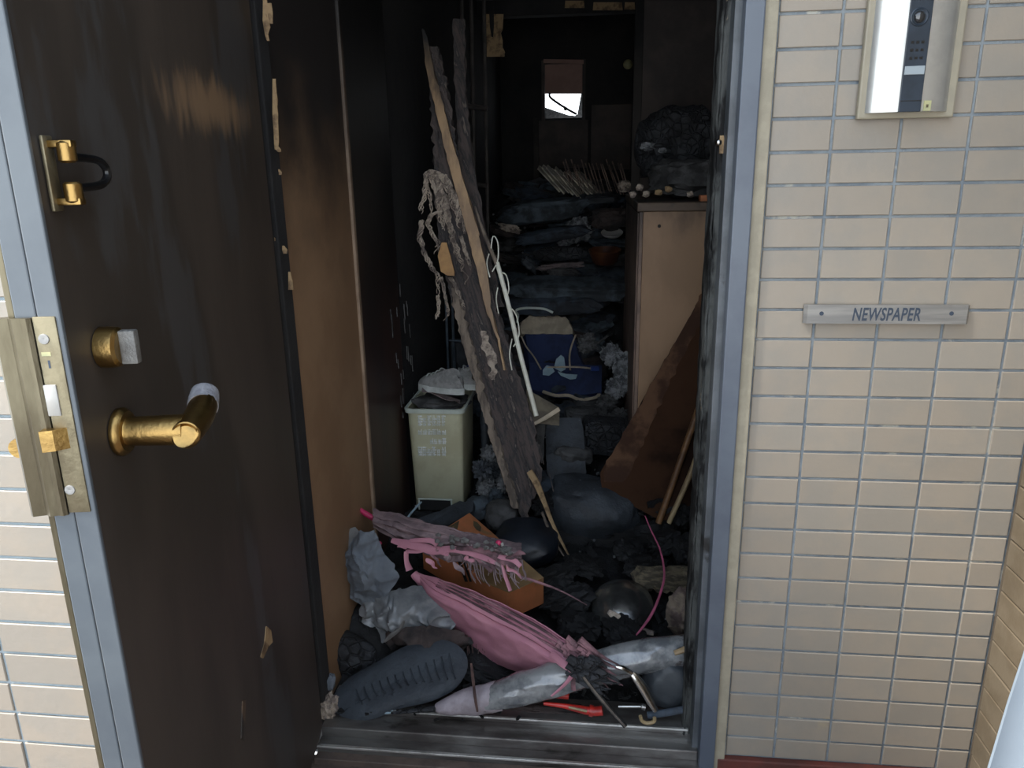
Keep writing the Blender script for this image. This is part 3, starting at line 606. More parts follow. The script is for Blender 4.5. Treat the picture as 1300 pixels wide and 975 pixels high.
# worn white print: four rows of box-like characters too worn to read
q = MB(); rr = random.Random(5)
for row, (y0, y1, xa) in enumerate(((527, 541, 531), (545, 552, 531), (556, 564, 546), (567, 579, 531))):
    n = 6 if row != 2 else 4; xb = 567
    for k in range(n):
        x0 = xa+(xb-xa)*k/n; x1 = xa+(xb-xa)*(k+.86)/n
        p0, p1 = P(x0, y1, by-.0008), P(x1, y0, by-.0008); W_, H_ = p1.x-p0.x, p1.z-p0.z
        for j in range(rr.choice((3, 4))):
            zz = p0.z+H_*(j+.3)/4; q.box((p0.x, by-.001, zz), (p0.x+W_*rr.uniform(.6, 1), by+.001, zz+H_*.13))
        for j in range(rr.choice((2, 3))):
            xx = p0.x+W_*(j+rr.uniform(0, .4))/3; q.box((xx, by-.001, p0.z), (xx+W_*.14, by+.001, p0.z+H_*rr.uniform(.6, 1)))
build('printed_label', q, m_print, bn, False, label='four rows of worn white characters')
def sneaker(px, py, Y, length, yawr, lab, mt=m_shoe, tilt=0, k=1):
    c = P(px, py, Y); t = thing('sneaker', lab, 'shoe', c, 'grey sneakers on the bin')
    R = Euler((tilt, 0, yawr)).to_matrix(); X = lambda a, b_, z: c+R @ Vector((a, b_, z))
    def prof(u):   # half width along the sole, heel 0 to toe 1
        return length*(.125+.045*sin(pi*min(1, u*1.1))+(.03 if u > .6 else 0))*max(0, 1-abs(2*u-1)**6)**.5
    def solf(z0, z1):
        q = MB(X); n = 14; up = []
        for s_ in (1, -1):
            for i in range(n+1):
                u = i/n if s_ > 0 else 1-i/n; up.append(((u-.5)*length, s_*max(prof(u), .002), z0))
        return q.prism(up, (0, 0, z1-z0))
    build('sole', solf(0, .024*k), m_rubber, t, label='off-white rubber sole')
    q = MB(X); n = 14; m_ = 10
    def fn(u, v):
        a = pi*v; h = (.085-.045*sm(.25, .75, u))*k*max(.02, 1-abs(2*u-1)**5); wd = prof(u)*.96
        op = .03 if .1 < u < .45 and .38 < v < .62 else 0
        return ((u-.5)*length*.97, cos(a)*wd, .022*k + sin(a)**.7*h-op)
    q.sheet(fn, n, m_, .003); up_ = build('upper', q, mt, t)
    q = MB(X)
    for i in range(4): u = .48+.09*i; q.tube([((u-.5)*length, -.02, fn(u, .68)[2]+.002), ((u-.5)*length+.004, 0, fn(u, .5)[2]+.004), ((u-.5)*length, .02, fn(u, .32)[2]+.002)], .0025, 5)
    build('laces', q, m_rubber, up_)
sneaker(560, 497, by+.03, .19, 2.75, 'left grey sneaker lying on the beige bin', tilt=.10, k=.9)
sneaker(589, 493, by+.08, .19, 3.05, 'right grey sneaker on the bin against the charred plank', tilt=.10, k=.9)
q = MB(); q.lump(P(560, 508, by+.10), (.19, .18, .05), amp=.3, seed=4); single('bin_refuse', q, m_cloth[2], 'dark crumpled refuse filling the open beige bin', 'refuse')
def shf(u, v): p = P(536+48*u, 498+12*u-v*8*(1-u), by+.01+.03*v); return p+Vector((0, 0, .006*sin(u*7+v*4)))
single('pinkish_rag', MB().sheet(shf, 14, 6, .003), m_pinkg, 'pinkish grey rag tucked under the sneakers in the bin', 'rag')

# ------------------------------------------------------------------ charred plank bundle
Yp = lambda x, y: .80+.36*(640-y)/600
bd = thing('charred_plank', 'tall charred plank with pale torn edge leaning across the hallway', 'plank', P(660, 650, .8))
build('board', MB().rows([(60, 543, 556), (100, 546, 566), (150, 549, 574), (200, 551, 582), (250, 553, 588), (300, 558, 600), (350, 566, 616), (390, 576, 630), (420, 586, 641), (460, 597, 652), (500, 609, 666), (540, 622, 679), (575, 633, 684), (605, 642, 687), (625, 651, 683), (640, 657, 672), (655, 662, 670)], Yp, .018, 12, .009, jag=2.2, seed=3, step=5), m_charb, bd)
build('torn_edge', MB().rows([(365, 572, 580), (400, 578, 590), (440, 589, 601), (480, 601, 611), (520, 612, 622), (560, 624, 634), (600, 636, 646), (630, 646, 656), (645, 652, 658)], lambda x, y: Yp(x, y)-.016, .016, 3, .006, jag=2.0, seed=9, step=4), m_palew, bd, label='pale torn edge')
build('torn_edge', MB().rows([(420, 611, 616), (440, 612, 624), (455, 618, 631), (470, 622, 630), (482, 624, 627)], lambda x, y: Yp(x, y)-.018, .006, 3, .006, jag=3, seed=19, step=3), m_rope, bd, label='pale ashy blister')
q = MB()
for k in range(40):
    y = random.uniform(300, 600); f_ = (y-60)/600; xl = 576+(y-390)*.37; x = xl+random.uniform(8, 52); L_ = random.uniform(8, 26)
    q.tube([P(x, y, Yp(x, y)-.014), P(x+L_*.9*.4, y+L_*1.6, Yp(x, y)-.013)], [.0006, .0022], 4)
build('char_ridge', q, m_charb, bd, kind='stuff')
sp = thing('burnt_splinter', 'orange-tan splintered stick below the charred plank foot', 'splinter', P(700, 690, .78))
build('splinter', MB().tube([P(672, 598, .77), P(682, 615, .76), (P(692, 640, .75)), P(703, 668, .74), P(722, 705, .72)], [.012, .013, .009, .007, .003], 6, flat=.5), m_tan, sp)
build('splinter', MB().tube([P(688, 650, .74), P(700, 680, .73), P(716, 706, .70)], [.004, .006, .002], 5), m_palew, sp)
build('splinter', MB().tube([P(678, 672, .72), P(690, 690, .71), P(700, 708, .70)], [.006, .009, .003], 5, flat=.5), m_pinkg, sp)
# second board behind
single('black_board', MB().rows([(25, 576, 590), (120, 578, 592), (200, 582, 600), (300, 596, 618), (390, 628, 639)], lambda x, y: Yp(x, y)+.10, .015, 6, .006, jag=1.5, seed=13), m_charb, 'narrow blackened board standing behind the tan pole', 'board', smooth='auto')
single('wooden_pole', MB().rows([(38, 537, 539), (60, 538, 545), (90, 542, 551), (110, 546, 557), (150, 556, 567), (180, 563, 575), (220, 573, 586), (260, 584, 598), (298, 594, 609), (300, 595, 608), (340, 605, 618), (370, 612, 622), (390, 617, 623), (430, 631, 634), (470, 640, 642)], lambda x, y: Yp(x, y)-.035, .018, 5, .002, jag=.6, seed=23), m_pole, 'long tan flat pole leaning on the charred plank', 'pole', smooth='auto')
wpp = thing('white_rod', 'cream-white rod leaning right of the charred plank', 'rod', P(680, 525, 1.02))
yw = lambda y: Yp(0, y)-.012
build('rod', MB().tube([P(631, 333, yw(333)), P(645, 385, yw(385)), P(658, 440, yw(440)), P(681, 528, yw(528))], .0078, 12), m_wpole, wpp)
build('split_end', MB().tube([P(603, 262, yw(262)), P(612, 290, yw(290)), P(622, 314, yw(314)), P(631, 336, yw(336))], [.003, .006, .0065, .0075], 8), m_palew, wpp, label='split brownish upper end')
q = MB()
for pts in ([(625, 345), (632, 330), (632, 308), (626, 300), (623, 318)], [(641, 380), (646, 368), (643, 350), (637, 346)], [(622, 352), (618, 335), (621, 322)], [(652, 440), (659, 425), (656, 402), (650, 392)], [(650, 470), (647, 450), (650, 430)], [(633, 398), (630, 380), (632, 365)]):
    q.tube([P(a, b, yw(b)-.004) for a, b in pts], .0022, 5)
build('frayed_strand', q, m_wpole, wpp)
dp = thing('dustpan', 'dull beige dustpan behind the foot of the cream-white rod', 'dustpan', P(690, 530, 1.0))
build('pan', MB().sheet(lambda u, v: P(668+42*u+4*v*(1-u), 494+24*u+v*(42-20*u), .95-.09*v+.02*u), 8, 8, .004), mat('dull_beige', (.20, .17, .12), (.12, .10, .075), 12, .7, bump=.2), dp)
build('lip', MB().tube([P(678, 538, .86), P(693, 530, .865), P(710, 519, .875)], [.006, .008, .008], 8, flat=.6), m_cream, dp, label='paler front lip')
# hanging burnt cloth strands over the plank
hr = thing('burnt_cloth', 'pale stringy remains of burnt cloth hanging over the charred plank', 'cloth', P(560, 300, 1.0)); q = MB(); rr = random.Random(11)
yh = lambda x, y: Yp(x, y)-.035
def strand(pts, r0, q_):
    L2 = [math.hypot(c-a, d-b) for (a, b), (c, d) in zip(pts[:-1], pts[1:])]; tot = sum(L2); n = int(tot/2.2)
    def at(t):
        x = t*tot
        for (p0, p1), l in zip(zip(pts[:-1], pts[1:]), L2):
            if x <= l+1e-6: return (p0[0]+(p1[0]-p0[0])*x/l, p0[1]+(p1[1]-p0[1])*x/l)
            x -= l
        return pts[-1]
    for j in range(5):
        ph = j*1.26; am = r0*330*(.75 if j < 3 else 1.2); out = []; sd_ = rr.uniform(0, 90); t1 = rr.uniform(.7, 1)
        for k in range(max(14, n)+1):
            t = k/max(14, n)*t1; x, y = at(t); w_ = t*tot*.30
            x += am*sin(w_+ph)+2.2*nz(t*7, sd_); y += 1.5*nz(t*9, sd_+7)
            out.append(P(x, y, yh(x, y)+r0*.9*cos(w_+ph)))
        q_.tube(out, [r0*.42*(1-.5*k/len(out)) for k in range(len(out))], 5, sm_=False)
for pts, r0 in (([(548, 222), (540, 228), (539, 245), (535, 262), (533, 275)], .007), ([(536, 280), (533, 300), (537, 318), (543, 330), (550, 342), (556, 350), (556, 378)], .0075),
                ([(552, 222), (560, 240), (566, 262), (572, 290), (580, 320), (590, 345), (596, 368)], .009), ([(565, 222), (574, 245), (580, 272), (584, 290)], .007),
                ([(558, 238), (556, 260), (560, 285)], .008), ([(560, 268), (548, 272), (543, 285), (549, 297), (556, 308), (552, 330)], .0075),
                ([(560, 352), (565, 375), (570, 400), (560, 410)], .005), ([(556, 375), (557, 395), (553, 408)], .0055), ([(572, 352), (582, 372), (590, 395)], .006),
                ([(570, 250), (566, 275), (574, 300)], .006), ([(585, 300), (592, 325), (600, 345)], .006)): strand(pts, r0, q)
build('strands', q, m_rope, hr)
q = MB(); [strand([(548+a, 221+b), (552+a*1.4, 232+b), (558+a*1.5, 250+b*2), (562+a*1.6, 275+b*2)], .006, q) for a, b in ((-8, 0), (-3, -3), (3, 2), (9, 0), (14, 4), (1, 9), (18, 12))]
[strand([(540+k*3, 222+k), (546+k*3, 216+k*2), (556+k*3, 218+k*2), (566+k*2, 228+k*2)], .006, q) for k in range(4)]
build('crumpled_top', q, m_rope, hr)
single('bare_wood_chip', MB().rows([(308, 561, 567), (325, 556, 572), (345, 560, 577), (350, 568, 577)], lambda x, y: yh(x, y)-.02, .008, 4, .001), mat('bare_orange_wood', (.42, .23, .08), (.30, .16, .06), 12, .6, bump=.1), 'orange-tan wood chip caught among the hanging cloth strands', 'wood chip', smooth='auto')
# pale blue rack behind the plank
rk = thing('wire_rack', 'blue-grey metal rack standing behind the bin', 'rack', P(585, 470, 1.5))
for x in (570, 578, 607): build('upright', MB().tube([P(x-4, 380, 1.5), P(x, 500, 1.48)], .006, 8), m_rack, rk)
for y in (432, 475): build('crossbar', MB().tube([P(570, y, 1.49), P(612, y+4, 1.49)], .005, 8), m_rack, rk)
build('backing', MB().prism([P(572, 430, 1.53), P(612, 432, 1.53), P(612, 478, 1.52), P(574, 478, 1.52)], (0, .006, 0)), m_slate, rk, False)
single('blue_scrap', MB().lump(P(598, 467, 1.40), (.07, .04, .025), amp=.1, sub=2), m_bluep, 'blue plastic scrap behind the sneakers', 'scrap')
# tall thin frame at the left of the hall
ld = thing('step_ladder', 'blackened metal step ladder standing against the left wall', 'ladder', P(605, 330, 2.2))
for x in (588, 600, 616): build('rail', MB().tube([P(x-2, -20, 2.2), P(x+4, 330, 2.2)], .009, 8), mat('smoked_metal', (.060, .050, .043), (.028, .024, .022), 9, .6, bump=.2), ld)
for y in (138, 236): build('rung', MB().tube([P(588, y-4, 2.19), P(619, y, 2.19)], .012, 8), bpy.data.materials['smoked_metal'], ld)
single('scorched_tag', MB().rows([(18, 613, 640), (30, 614, 639), (38, 615, 638), (42, 616, 637), (60, 615, 638), (66, 615, 641), (72, 616, 640)], lambda x, y: 2.6, .004, 8, .003, jag=1), m_tan, 'small tan scorched paper hanging high beside the ladder', 'paper', smooth='auto')
build('wire', MB().tube([P(626, 22, 2.6), P(627, -10, 2.6), Vector((P(627, -10, 2.6).x, 2.6, ZC))], .002, 5), m_soot, bpy.data.objects['scorched_tag'])
q = MB(); q.rows([(14, 621, 627), (34, 622, 627), (47, 624, 626)], lambda x, y: 2.592, .006, 2, .001); build('burnt_notch', q, m_soot, bpy.data.objects['scorched_tag'], False, label='black burnt notch')
single('wall_clock_remains', MB().lathe(P(797, 82, 2.36), (0, -1, 0), [(0, .020), (.01, .022), (.016, .014), (.017, 0)], 20), mat('dull_olive', (.12, .11, .04), (.05, .045, .02), 20, .6), 'small dull yellow round fitting on the dark partition', 'fitting')
# ------------------------------------------------------------------ burnt debris bed and heap
def ground(x, y):
    g = .0 + .035*sm(.12, .5, y) + .02*sm(.5, .85, y) + .065*sm(.86, .92, y) + .05*sm(1.05, 1.5, y)
    g += 1.02*sm(1.45, 3.7, y)**1.15
    g += .10*sm(-.35, -.65, x)*sm(.15, .3, y)*(1-sm(.7, 1.0, y))
    return g
def bedf(u, v):
    y = .125+3.85*v**1.3; x = XL+.004+(XR-XL-.008)*u
    if y > 1.15: x = min(x, cxl-.012+ (0 if y < 2.38 else 5))
    x = min(x, XR-.004)
    return (x, y, ground(x, y)+.022*noise.fractal(Vector((x*9, y*9, 0)), .8, 2, 4)*(sm(.12, .3, y)*(1+1.2*sm(1.2, 2, y))+.2))
bed = build('debris_bed', MB().sheet(bedf, 90, 210, .01), m_charf, None, True, kind='stuff', label='black layer of burnt rubble covering the hallway floor and back heap', cat='rubble')
rr = random.Random(21)
q = MB()
for k in range(1100):
    y = .15+3.6*rr.random()**1.5; x = rr.uniform(XL+.03, (cxl-.05 if y > 1.05 else (XR-.05 if y > .3 else .2))); s_ = rr.uniform(.004, .014)*(1+y*.5)
    q.obox((x, y, ground(x, y)+.012+rr.uniform(0, .02)), (s_*rr.uniform(1, 3), s_*rr.uniform(.6, 1.5), s_*rr.uniform(.2, .7)), (rr.uniform(-.8, .8), rr.uniform(-.8, .8), rr.uniform(0, 3)))
build('char_fragments', q, m_charf, None, False, kind='stuff', label='loose black char fragments scattered over the rubble', cat='rubble')
q = MB()
for k in range(420):
    y = .3+3.2*rr.random()**.8; x = rr.uniform(XL+.03, (cxl-.05 if y > 1.05 else .3)); s_ = rr.uniform(.003, .009)*(1+y*.3)
    q.obox((x, y, ground(x, y)+.035), (s_, s_, s_*.4), (rr.uniform(-1, 1), rr.uniform(-1, 1), 0))
build('ash_flakes', q, m_ash, None, False, kind='stuff', label='small pale ash flakes scattered over the black rubble', cat='ash')
# layered burnt cloth and paper in the heap: one object each
hp = []
for k in range(120):
    y = 1.75+1.95*(k+rr.random())/120; x = rr.uniform(XL+.12, cxl-.12 if y < 2.5 else xp-.02); big = rr.random()
    sz = (rr.uniform(.12, .34), rr.uniform(.08, .2), rr.uniform(.03, .085)); mt = m_cloth[rr.randrange(4)]
    sz = (min(sz[0], 2*(x-XL-.01)), sz[1], sz[2])
    q = MB(); q.lump((x, y, ground(x, y)+.03+.02*rr.random()), sz, (rr.uniform(-.2, .5), rr.uniform(-.3, .3), rr.uniform(-.5, .5)), .32, 1.8, .7, k, 3)
    build('burnt_cloth', q, mt, None, label='flattened dark burnt cloth layer in the heap at the back', cat='cloth', group='burnt layers of the back heap')

def L_(name, px, py, Y, wpx, hpx, dm, mt, lab, cat, rot=(0, 0, 0), amp=.15, sq=.8, fr=2, seed=None, sub=4, smooth=True):
    c = P(px, py, Y); k = depth(c)/FPX
    return single(name, MB().lump(c, (wpx*k, dm, hpx*k), rot, amp, fr, sq, seed if seed is not None else px*.1, sub), mt, lab, cat, smooth=smooth)
# named pieces of the heap (photo position, own depth)
L_('crumpled_paper', 734, 292, 2.85, 30, 30, .06, m_ash, 'pale grey crumpled paper high on the heap', 'paper', (0, .6, 0), .4, 1, 3)
L_('crumpled_paper', 720, 306, 2.80, 22, 12, .05, m_ash, 'flat grey paper scrap under the crumpled paper on the heap', 'paper', (0, -.3, 0), .4, 1, 3)
single('white_dish', MB().lathe(P(777, 296, 2.75), (0, -.35, 1), [(-.012, .04), (-.01, .05), (.004, .062), (.006, .060), (-.004, .045)], 24), m_white, 'pale dish lying on the heap beside the cabinet', 'dish')
p = P(768, 318, 2.5); q = MB(); q.lathe(p+Vector((0, 0, -.07)), (0, -.1, 1), [(0, .050), (.01, .062), (.075, .088), (.078, .084), (.02, .05), (.015, 0)], 24)
single('brown_bowl', q, mat('brown_lacquer', (.12, .045, .02), (.05, .02, .012), 8, .4, bump=.1), 'red-brown lacquered bowl stuck in the heap near the cabinet', 'bowl')
L_('burnt_bundle', 775, 278, 2.8, 46, 26, .12, m_cloth[3], 'brown charred bundle above the pale dish', 'bundle', amp=.3)
L_('pale_rag', 648, 290, 2.5, 28, 9, .05, m_rope, 'small pale twisted rag at the left of the heap', 'rag', (0, .25, 0), .35)
L_('pinkish_scrap', 712, 338, 2.5, 60, 8, .05, m_pinkg, 'thin pinkish scrap lying across the middle of the heap', 'scrap', (0, -.08, 0), .4)
L_('grey_scrap', 672, 335, 2.5, 24, 12, .05, m_slate, 'small teal-grey scrap left of the pinkish scrap', 'scrap', (0, .8, 0), .4)
L_('dark_roll', 710, 322, 2.55, 70, 18, .09, m_char, 'black rolled bundle above the pinkish scrap', 'roll', (0, -.04, 0), .12)
L_('grey_fold', 715, 346, 2.4, 36, 12, .08, m_rag1, 'dull grey folded scrap in the middle of the heap', 'cloth', amp=.3).active_material = m_cloth[2]
L_('folded_blanket', 725, 366, 2.25, 150, 22, .20, m_cloth[0], 'blue-black burnt folded blanket low on the heap', 'blanket', (.2, .03, 0), .15, .6)
L_('folded_blanket', 700, 385, 2.2, 120, 22, .18, m_cloth[1], 'second blue-black folded blanket just above the navy bag', 'blanket', (.2, -.04, 0), .18, .6)
L_('folded_blanket', 690, 268, 2.9, 110, 28, .20, m_cloth[0], 'dark blue-grey burnt blanket near the top of the heap', 'blanket', (.1, -.1, 0), .2, .7)
L_('folded_blanket', 755, 252, 3.1, 60, 12, .12, m_slate, 'grey folded layer under the singed booklets', 'blanket', (.1, 0, 0), .2, .7)
L_('folded_blanket', 700, 298, 2.75, 90, 16, .15, m_cloth[1], 'thin dark layer below the crumpled paper', 'blanket', (.1, -.15, 0), .2, .7)
L_('white_ball', 786, 375, 2.3, 7, 9, .02, m_ash, 'tiny pale crumb beside the cabinet edge', 'scrap', amp=.2, sub=2)
# fanned booklets
for k in range(11):
    x = 700+k*4.2; pts = [P(x-18+k*1.2, 216+k*.6+rr.uniform(-4, 4), 3.15+.01*k), P(x+10+k*1.5, 244+k*1.2+rr.uniform(-3, 6), 2.98+.01*k)]
    a, b = pts; q = MB(); d = (b-a); up = Vector((0, .13, .02)); wv = Vector((.006, 0, .004))
    q.prism([a, b, b+up, a+up], wv)
    build('singed_booklet', q, m_booka, None, False, label='pale singed booklet in the fanned row atop the heap', cat='booklet', group='pale singed booklets')
for k in range(17):
    x = 722+k*4.6; a = P(x-8+rr.uniform(-2, 2), 206+rr.uniform(-4, 4), 3.22); b = P(x+5+rr.uniform(-2, 2), 246+rr.uniform(-3, 3), 3.10)
    q = MB().prism([a, b, b+Vector((0, .12, 0)), a+Vector((0, .12, 0))], (.005, 0, .002))
    build('charred_booklet', q, m_bookb, None, False, label='dark charred booklet standing in the row behind the pale ones', cat='booklet', group='dark charred booklets')
L_('crumpled_scrap', 793, 236, 2.6, 16, 14, .05, m_rope, 'small tan crumpled scrap at the left corner of the cabinet top', 'scrap', amp=.45)
# things on the cabinet
L_('burnt_bag', 862, 185, 1.75, 100, 90, .34, m_char, 'large black burnt bag standing on the cabinet', 'bag', amp=.2, sq=.7)
L_('burnt_bag', 872, 226, 1.50, 90, 44, .26, m_cloth[2], 'low sooty bundle at the front of the cabinet top', 'bag', amp=.25, sq=.7)
L_('ash_scrap', 822, 186, 1.55, 16, 10, .03, m_ash, 'pale grey ash scrap hanging on the black bag', 'scrap', amp=.4)
L_('ash_scrap', 841, 191, 1.55, 9, 6, .02, m_ash, 'tiny pale ash scrap right of the larger one', 'scrap', amp=.4)
for k, (x, y, c) in enumerate(((803, 241, 0), (812, 232, 0), (820, 240, 0), (836, 238, 1), (849, 234, 1), (876, 241, 0))):
    L_('ember_crumb', x, y+6, 1.27, 9, 8, .02, (m_rope, m_tan)[c], 'small tan crumb on the front of the sooty cabinet top', 'crumb', amp=.4, sub=2).__setitem__('group', 'tan crumbs on the cabinet')
single('orange_packet', B(P(889, 262, 1.26), P(908, 247, 1.32), .002), m_box, 'flat orange packet on the cabinet top at the door frame', 'packet')
single('orange_strip', MB().tube([P(888, 221, 1.5), P(906, 219, 1.5)], .006, 6), m_orpole, 'thin orange strip above the orange packet', 'strip')

# ------------------------------------------------------------------ navy bag
bg_ = thing('navy_bag', 'navy blue fabric bag with cream top band and straps', 'bag', P(712, 490, 2.0))
Yb = lambda x, y: 2.06+.05*((x-705)/45)**2*-1+.16*(480-y)/80
build('back_panel', MB().rows([(424, 665, 728), (440, 667, 733), (455, 668, 737), (470, 670, 745), (482, 673, 752), (492, 680, 758)], Yb, .05, 12, .004, fr=5), m_navy, bg_)
build('top_band', MB().rows([(403, 674, 710), (405, 667, 718), (409, 661, 723), (415, 658, 726), (420, 658, 728), (426, 660, 729)], lambda x, y: Yb(x, y)-.004, .056, 12, .003, step=3), m_cream, bg_, label='cream top band')
build('front_flap', MB().sheet(lambda u, v: Vector(P(672+92*u+(-4+14*u)*v*0, 462+10*sin(pi*u)*0+v*(34+6*sin(pi*u))+4*u, 1.98-.12*v)), 14, 10, .03), m_navy, bg_, label='lower navy flap')
def strap(pts, r0=.006, mt=m_cream, nm='strap', **k): build(nm, MB().tube([P(*p) for p in pts], r0, 8, flat=.6), mt, bg_, **k)
strap([(662, 427, 1.98), (668, 440, 1.95), (678, 453, 1.93), (687, 469, 1.90)], .0045)
strap([(731, 425, 1.98), (726, 438, 1.95), (723, 452, 1.92), (724, 470, 1.89)], .0055)
strap([(692, 466, 1.89), (715, 466, 1.88), (735, 466, 1.88), (752, 468, 1.89)], .005)
strap([(656, 410, 2.0), (658, 400, 2.02), (655, 394, 2.04), (668, 391, 2.08), (690, 392, 2.10), (702, 397, 2.10)], .006, m_rim, 'carry_handle', label='grey carry handle')
strap([(689, 497, 1.84), (705, 502, 1.82), (722, 502, 1.82), (735, 507, 1.82), (750, 506, 1.83), (759, 503, 1.85), (761, 497, 1.87)], .0085, m_cream, 'piping', label='cream lower piping')
strap([(750, 468, 1.88), (760, 468, 1.89)], .012, m_bluep, 'clip', label='blue plastic clip')
for pts in ([(706, 456), (712, 451), (716, 454), (718, 469), (712, 472), (703, 467)], [(689, 470), (694, 464), (701, 466), (704, 472), (697, 477), (689, 476)], [(708, 472), (718, 475), (733, 476), (731, 481), (724, 482), (712, 477)]):
    build('pale_tag', MB().prism([P(a, b, 1.885) for a, b in pts], (0, .01, 0)), m_cyan, bg_, False, label='pale blue tag')
# ash clumps at the cabinet foot
for k, (x, y, w_, h_) in enumerate(((776, 450, 22, 26), (792, 470, 24, 36), (783, 492, 26, 26), (770, 512, 22, 20), (762, 530, 20, 20), (786, 530, 24, 22), (745, 436, 22, 22))):
    L_('ash_clump', x, y, 1.75-.03*k, w_, h_, .06, m_ash if k in (0, 1, 2) else m_cloth[2], 'grey crumbly ash clump between the navy bag and the cabinet', 'ash', amp=.55, sq=1, fr=3.5).__setitem__('group', 'ash clumps by the cabinet')
single('grey_stick', MB().tube([P(740, 446, 1.8), P(758, 436, 1.8), P(772, 426, 1.8)], .006, 6), m_cloth[2], 'short grey stick pointing up right of the navy bag', 'stick')
# middle rubble
L_('charred_block', 768, 553, 1.35, 62, 44, .14, m_char, 'square black charred block below the ash clumps', 'block', (0, .15, .2), .12, .45)
L_('charred_block', 738, 528, 1.55, 40, 22, .10, m_cloth[2], 'grey charred block just right of the dustpan', 'block', (0, .1, .1), .25, .6)
single('slate_panel', MB().rows([(532, 695, 738), (560, 694, 742), (600, 694, 744), (612, 700, 742)], lambda x, y: 1.18-.002*(y-560), .03, 8, .004, jag=1.5), m_slate, 'dark slate-grey panel standing behind the plank foot', 'panel')
single('torn_strip', MB().rows([(530, 681, 692), (560, 682, 691), (585, 680, 689)], lambda x, y: 1.02, .01, 4, .006, jag=2), m_cloth[2], 'grey torn strip hanging right of the charred plank', 'strip')
L_('grey_slipper', 728, 576, 1.16, 50, 22, .10, m_cloth[2], 'sooty grey slipper above the large dark cushion', 'slipper', (0, .15, 0), .15, .8)
L_('large_cushion', 750, 648, .97, 118, 86, .22, m_slate, 'large slate-black burnt cushion in the middle of the floor', 'cushion', (.3, .12, 0), .12, .75, 1.6)
L_('burnt_cushion', 700, 622, 1.08, 70, 34, .20, m_cloth[1], 'dark cushion behind the splintered stick', 'cushion', (.2, .1, 0), .15)
L_('charred_flask', 808, 632, 1.0, 22, 40, .06, m_sootg, 'small brown-grey charred flask beside the dark cushion', 'flask', (0, -.2, 0), .12, .8).active_material = m_cloth[3]
L_('black_helmet', 668, 688, .72, 84, 44, .20, mat('blue_black_gloss', (.014, .019, .028), (.007, .009, .013), 6, .45, bump=.15), 'rounded blue-black melted bowl right of the orange box', 'bowl', (.2, 0, 0), .08, .85, 1.5)
L_('charred_lump', 638, 654, .84, 44, 36, .12, m_cloth[2], 'rounded grey charred lump behind the melted bowl', 'lump', amp=.12)
L_('charred_lump', 608, 645, .90, 34, 26, .10, m_cloth[0], 'dark lump touching the right foot of the beige bin', 'lump', amp=.2)
single('grey_slab', MB().rows([(640, 582, 602), (652, 560, 600), (660, 535, 590), (670, 522, 570)], lambda x, y: .84-.003*(y-640), .03, 8, .006, jag=1.5), m_slate, 'slate-grey slab lying in front of the beige bin', 'slab')
for k, (x, y) in enumerate(((622, 578), (628, 600), (617, 618), (632, 630), (642, 612), (612, 596))):
    L_('ash_clump', x, y, 1.06-.02*k, 22, 24, .05, (m_ash, m_slate, m_ash, m_cloth[0])[k % 4], 'blue-grey ash clump between the bin and the charred plank', 'ash', amp=.5, fr=4, sq=1).__setitem__('group', 'ash clumps beside the bin')
single('grey_tube', MB().tube([P(614, 520, 1.22), P(617, 590, 1.16)], .016, 12), m_slate, 'dull grey tube standing between bin and plank', 'tube')
for k, (x, y, w_, h_, Y) in enumerate(((842, 690, 40, 24, .75), (870, 700, 30, 34, .7), (800, 700, 40, 22, .7), (742, 718, 50, 16, .60), (700, 735, 60, 24, .5), (720, 762, 60, 30, .42), (735, 795, 50, 30, .34), (690, 640, 26, 22, .9), (835, 640, 40, 30, .95), (868, 655, 30, 30, .9), (800, 812, 50, 24, .25), (620, 850, 90, 26, .22), (600, 815, 60, 30, .3), (470, 850, 60, 30, .3), (790, 800, 44, 26, .3), (820, 720, 50, 20, .6))):
    L_('charred_lump', x, y, Y, w_, h_, .10, m_charf, 'black charred lump in the dark rubble of the entrance floor', 'lump', (0, rr.uniform(-.4, .4), 0), .35, .8, 2.5).__setitem__('group', 'black lumps on the entrance floor')

# ------------------------------------------------------------------ foreground things
# orange cardboard box
T1, T2, T3, T4 = P(596, 651, .66), P(536, 690, .50), P(646, 752, .30), P(690, 733, .42)
bx = thing('cardboard_box', 'scorched orange and kraft cardboard box under the pink umbrellas', 'box', (T1+T2+T3+T4)/4-Vector((0, 0, .1)))
dn = Vector((0, 0, -.085)); q = MB()
q.add([T1, T2, T3, T4, T1+dn, T2+dn, T3+dn, T4+dn], [(0, 1, 2, 3), (7, 6, 5, 4), (0, 4, 5, 1), (1, 5, 6, 2), (2, 6, 7, 3), (3, 7, 4, 0)])
build('box_body', q, m_box, bx, False)
up = (T2-T1).cross(T3-T2).normalized(); up = up if up.z > 0 else -up
def onb(px, py):
    return on_plane(px, py, T1+up*.0025, up)
def bp(pts, mt, nm, lab=None): build(nm, MB().prism([onb(a, b) for a, b in pts], -up*.002), mt, bx, False, label=lab)
bp([(553, 679), (572, 667), (583, 661), (577, 686), (572, 690)], m_olive, 'printed_patch', 'dark olive printed patch')
bp([(566, 676), (574, 668), (577, 668), (569, 679)], m_boxk, 'printed_patch', 'thin tan line in the olive patch')
bp([(601, 661), (606, 663), (611, 669), (610, 674), (605, 672), (601, 667)], m_olive, 'printed_mark', 'small olive oval')
bp([(590, 706), (640, 690), (690, 733), (646, 752), (612, 738)], m_boxk, 'kraft_flap', 'kraft brown end')
bp([(579, 706), (583, 706), (594, 738), (590, 738)], m_black, 'black_tape', 'black stripe')
bp([(585, 706), (588, 706), (599, 738), (596, 738)], m_black, 'black_tape', 'black stripe')
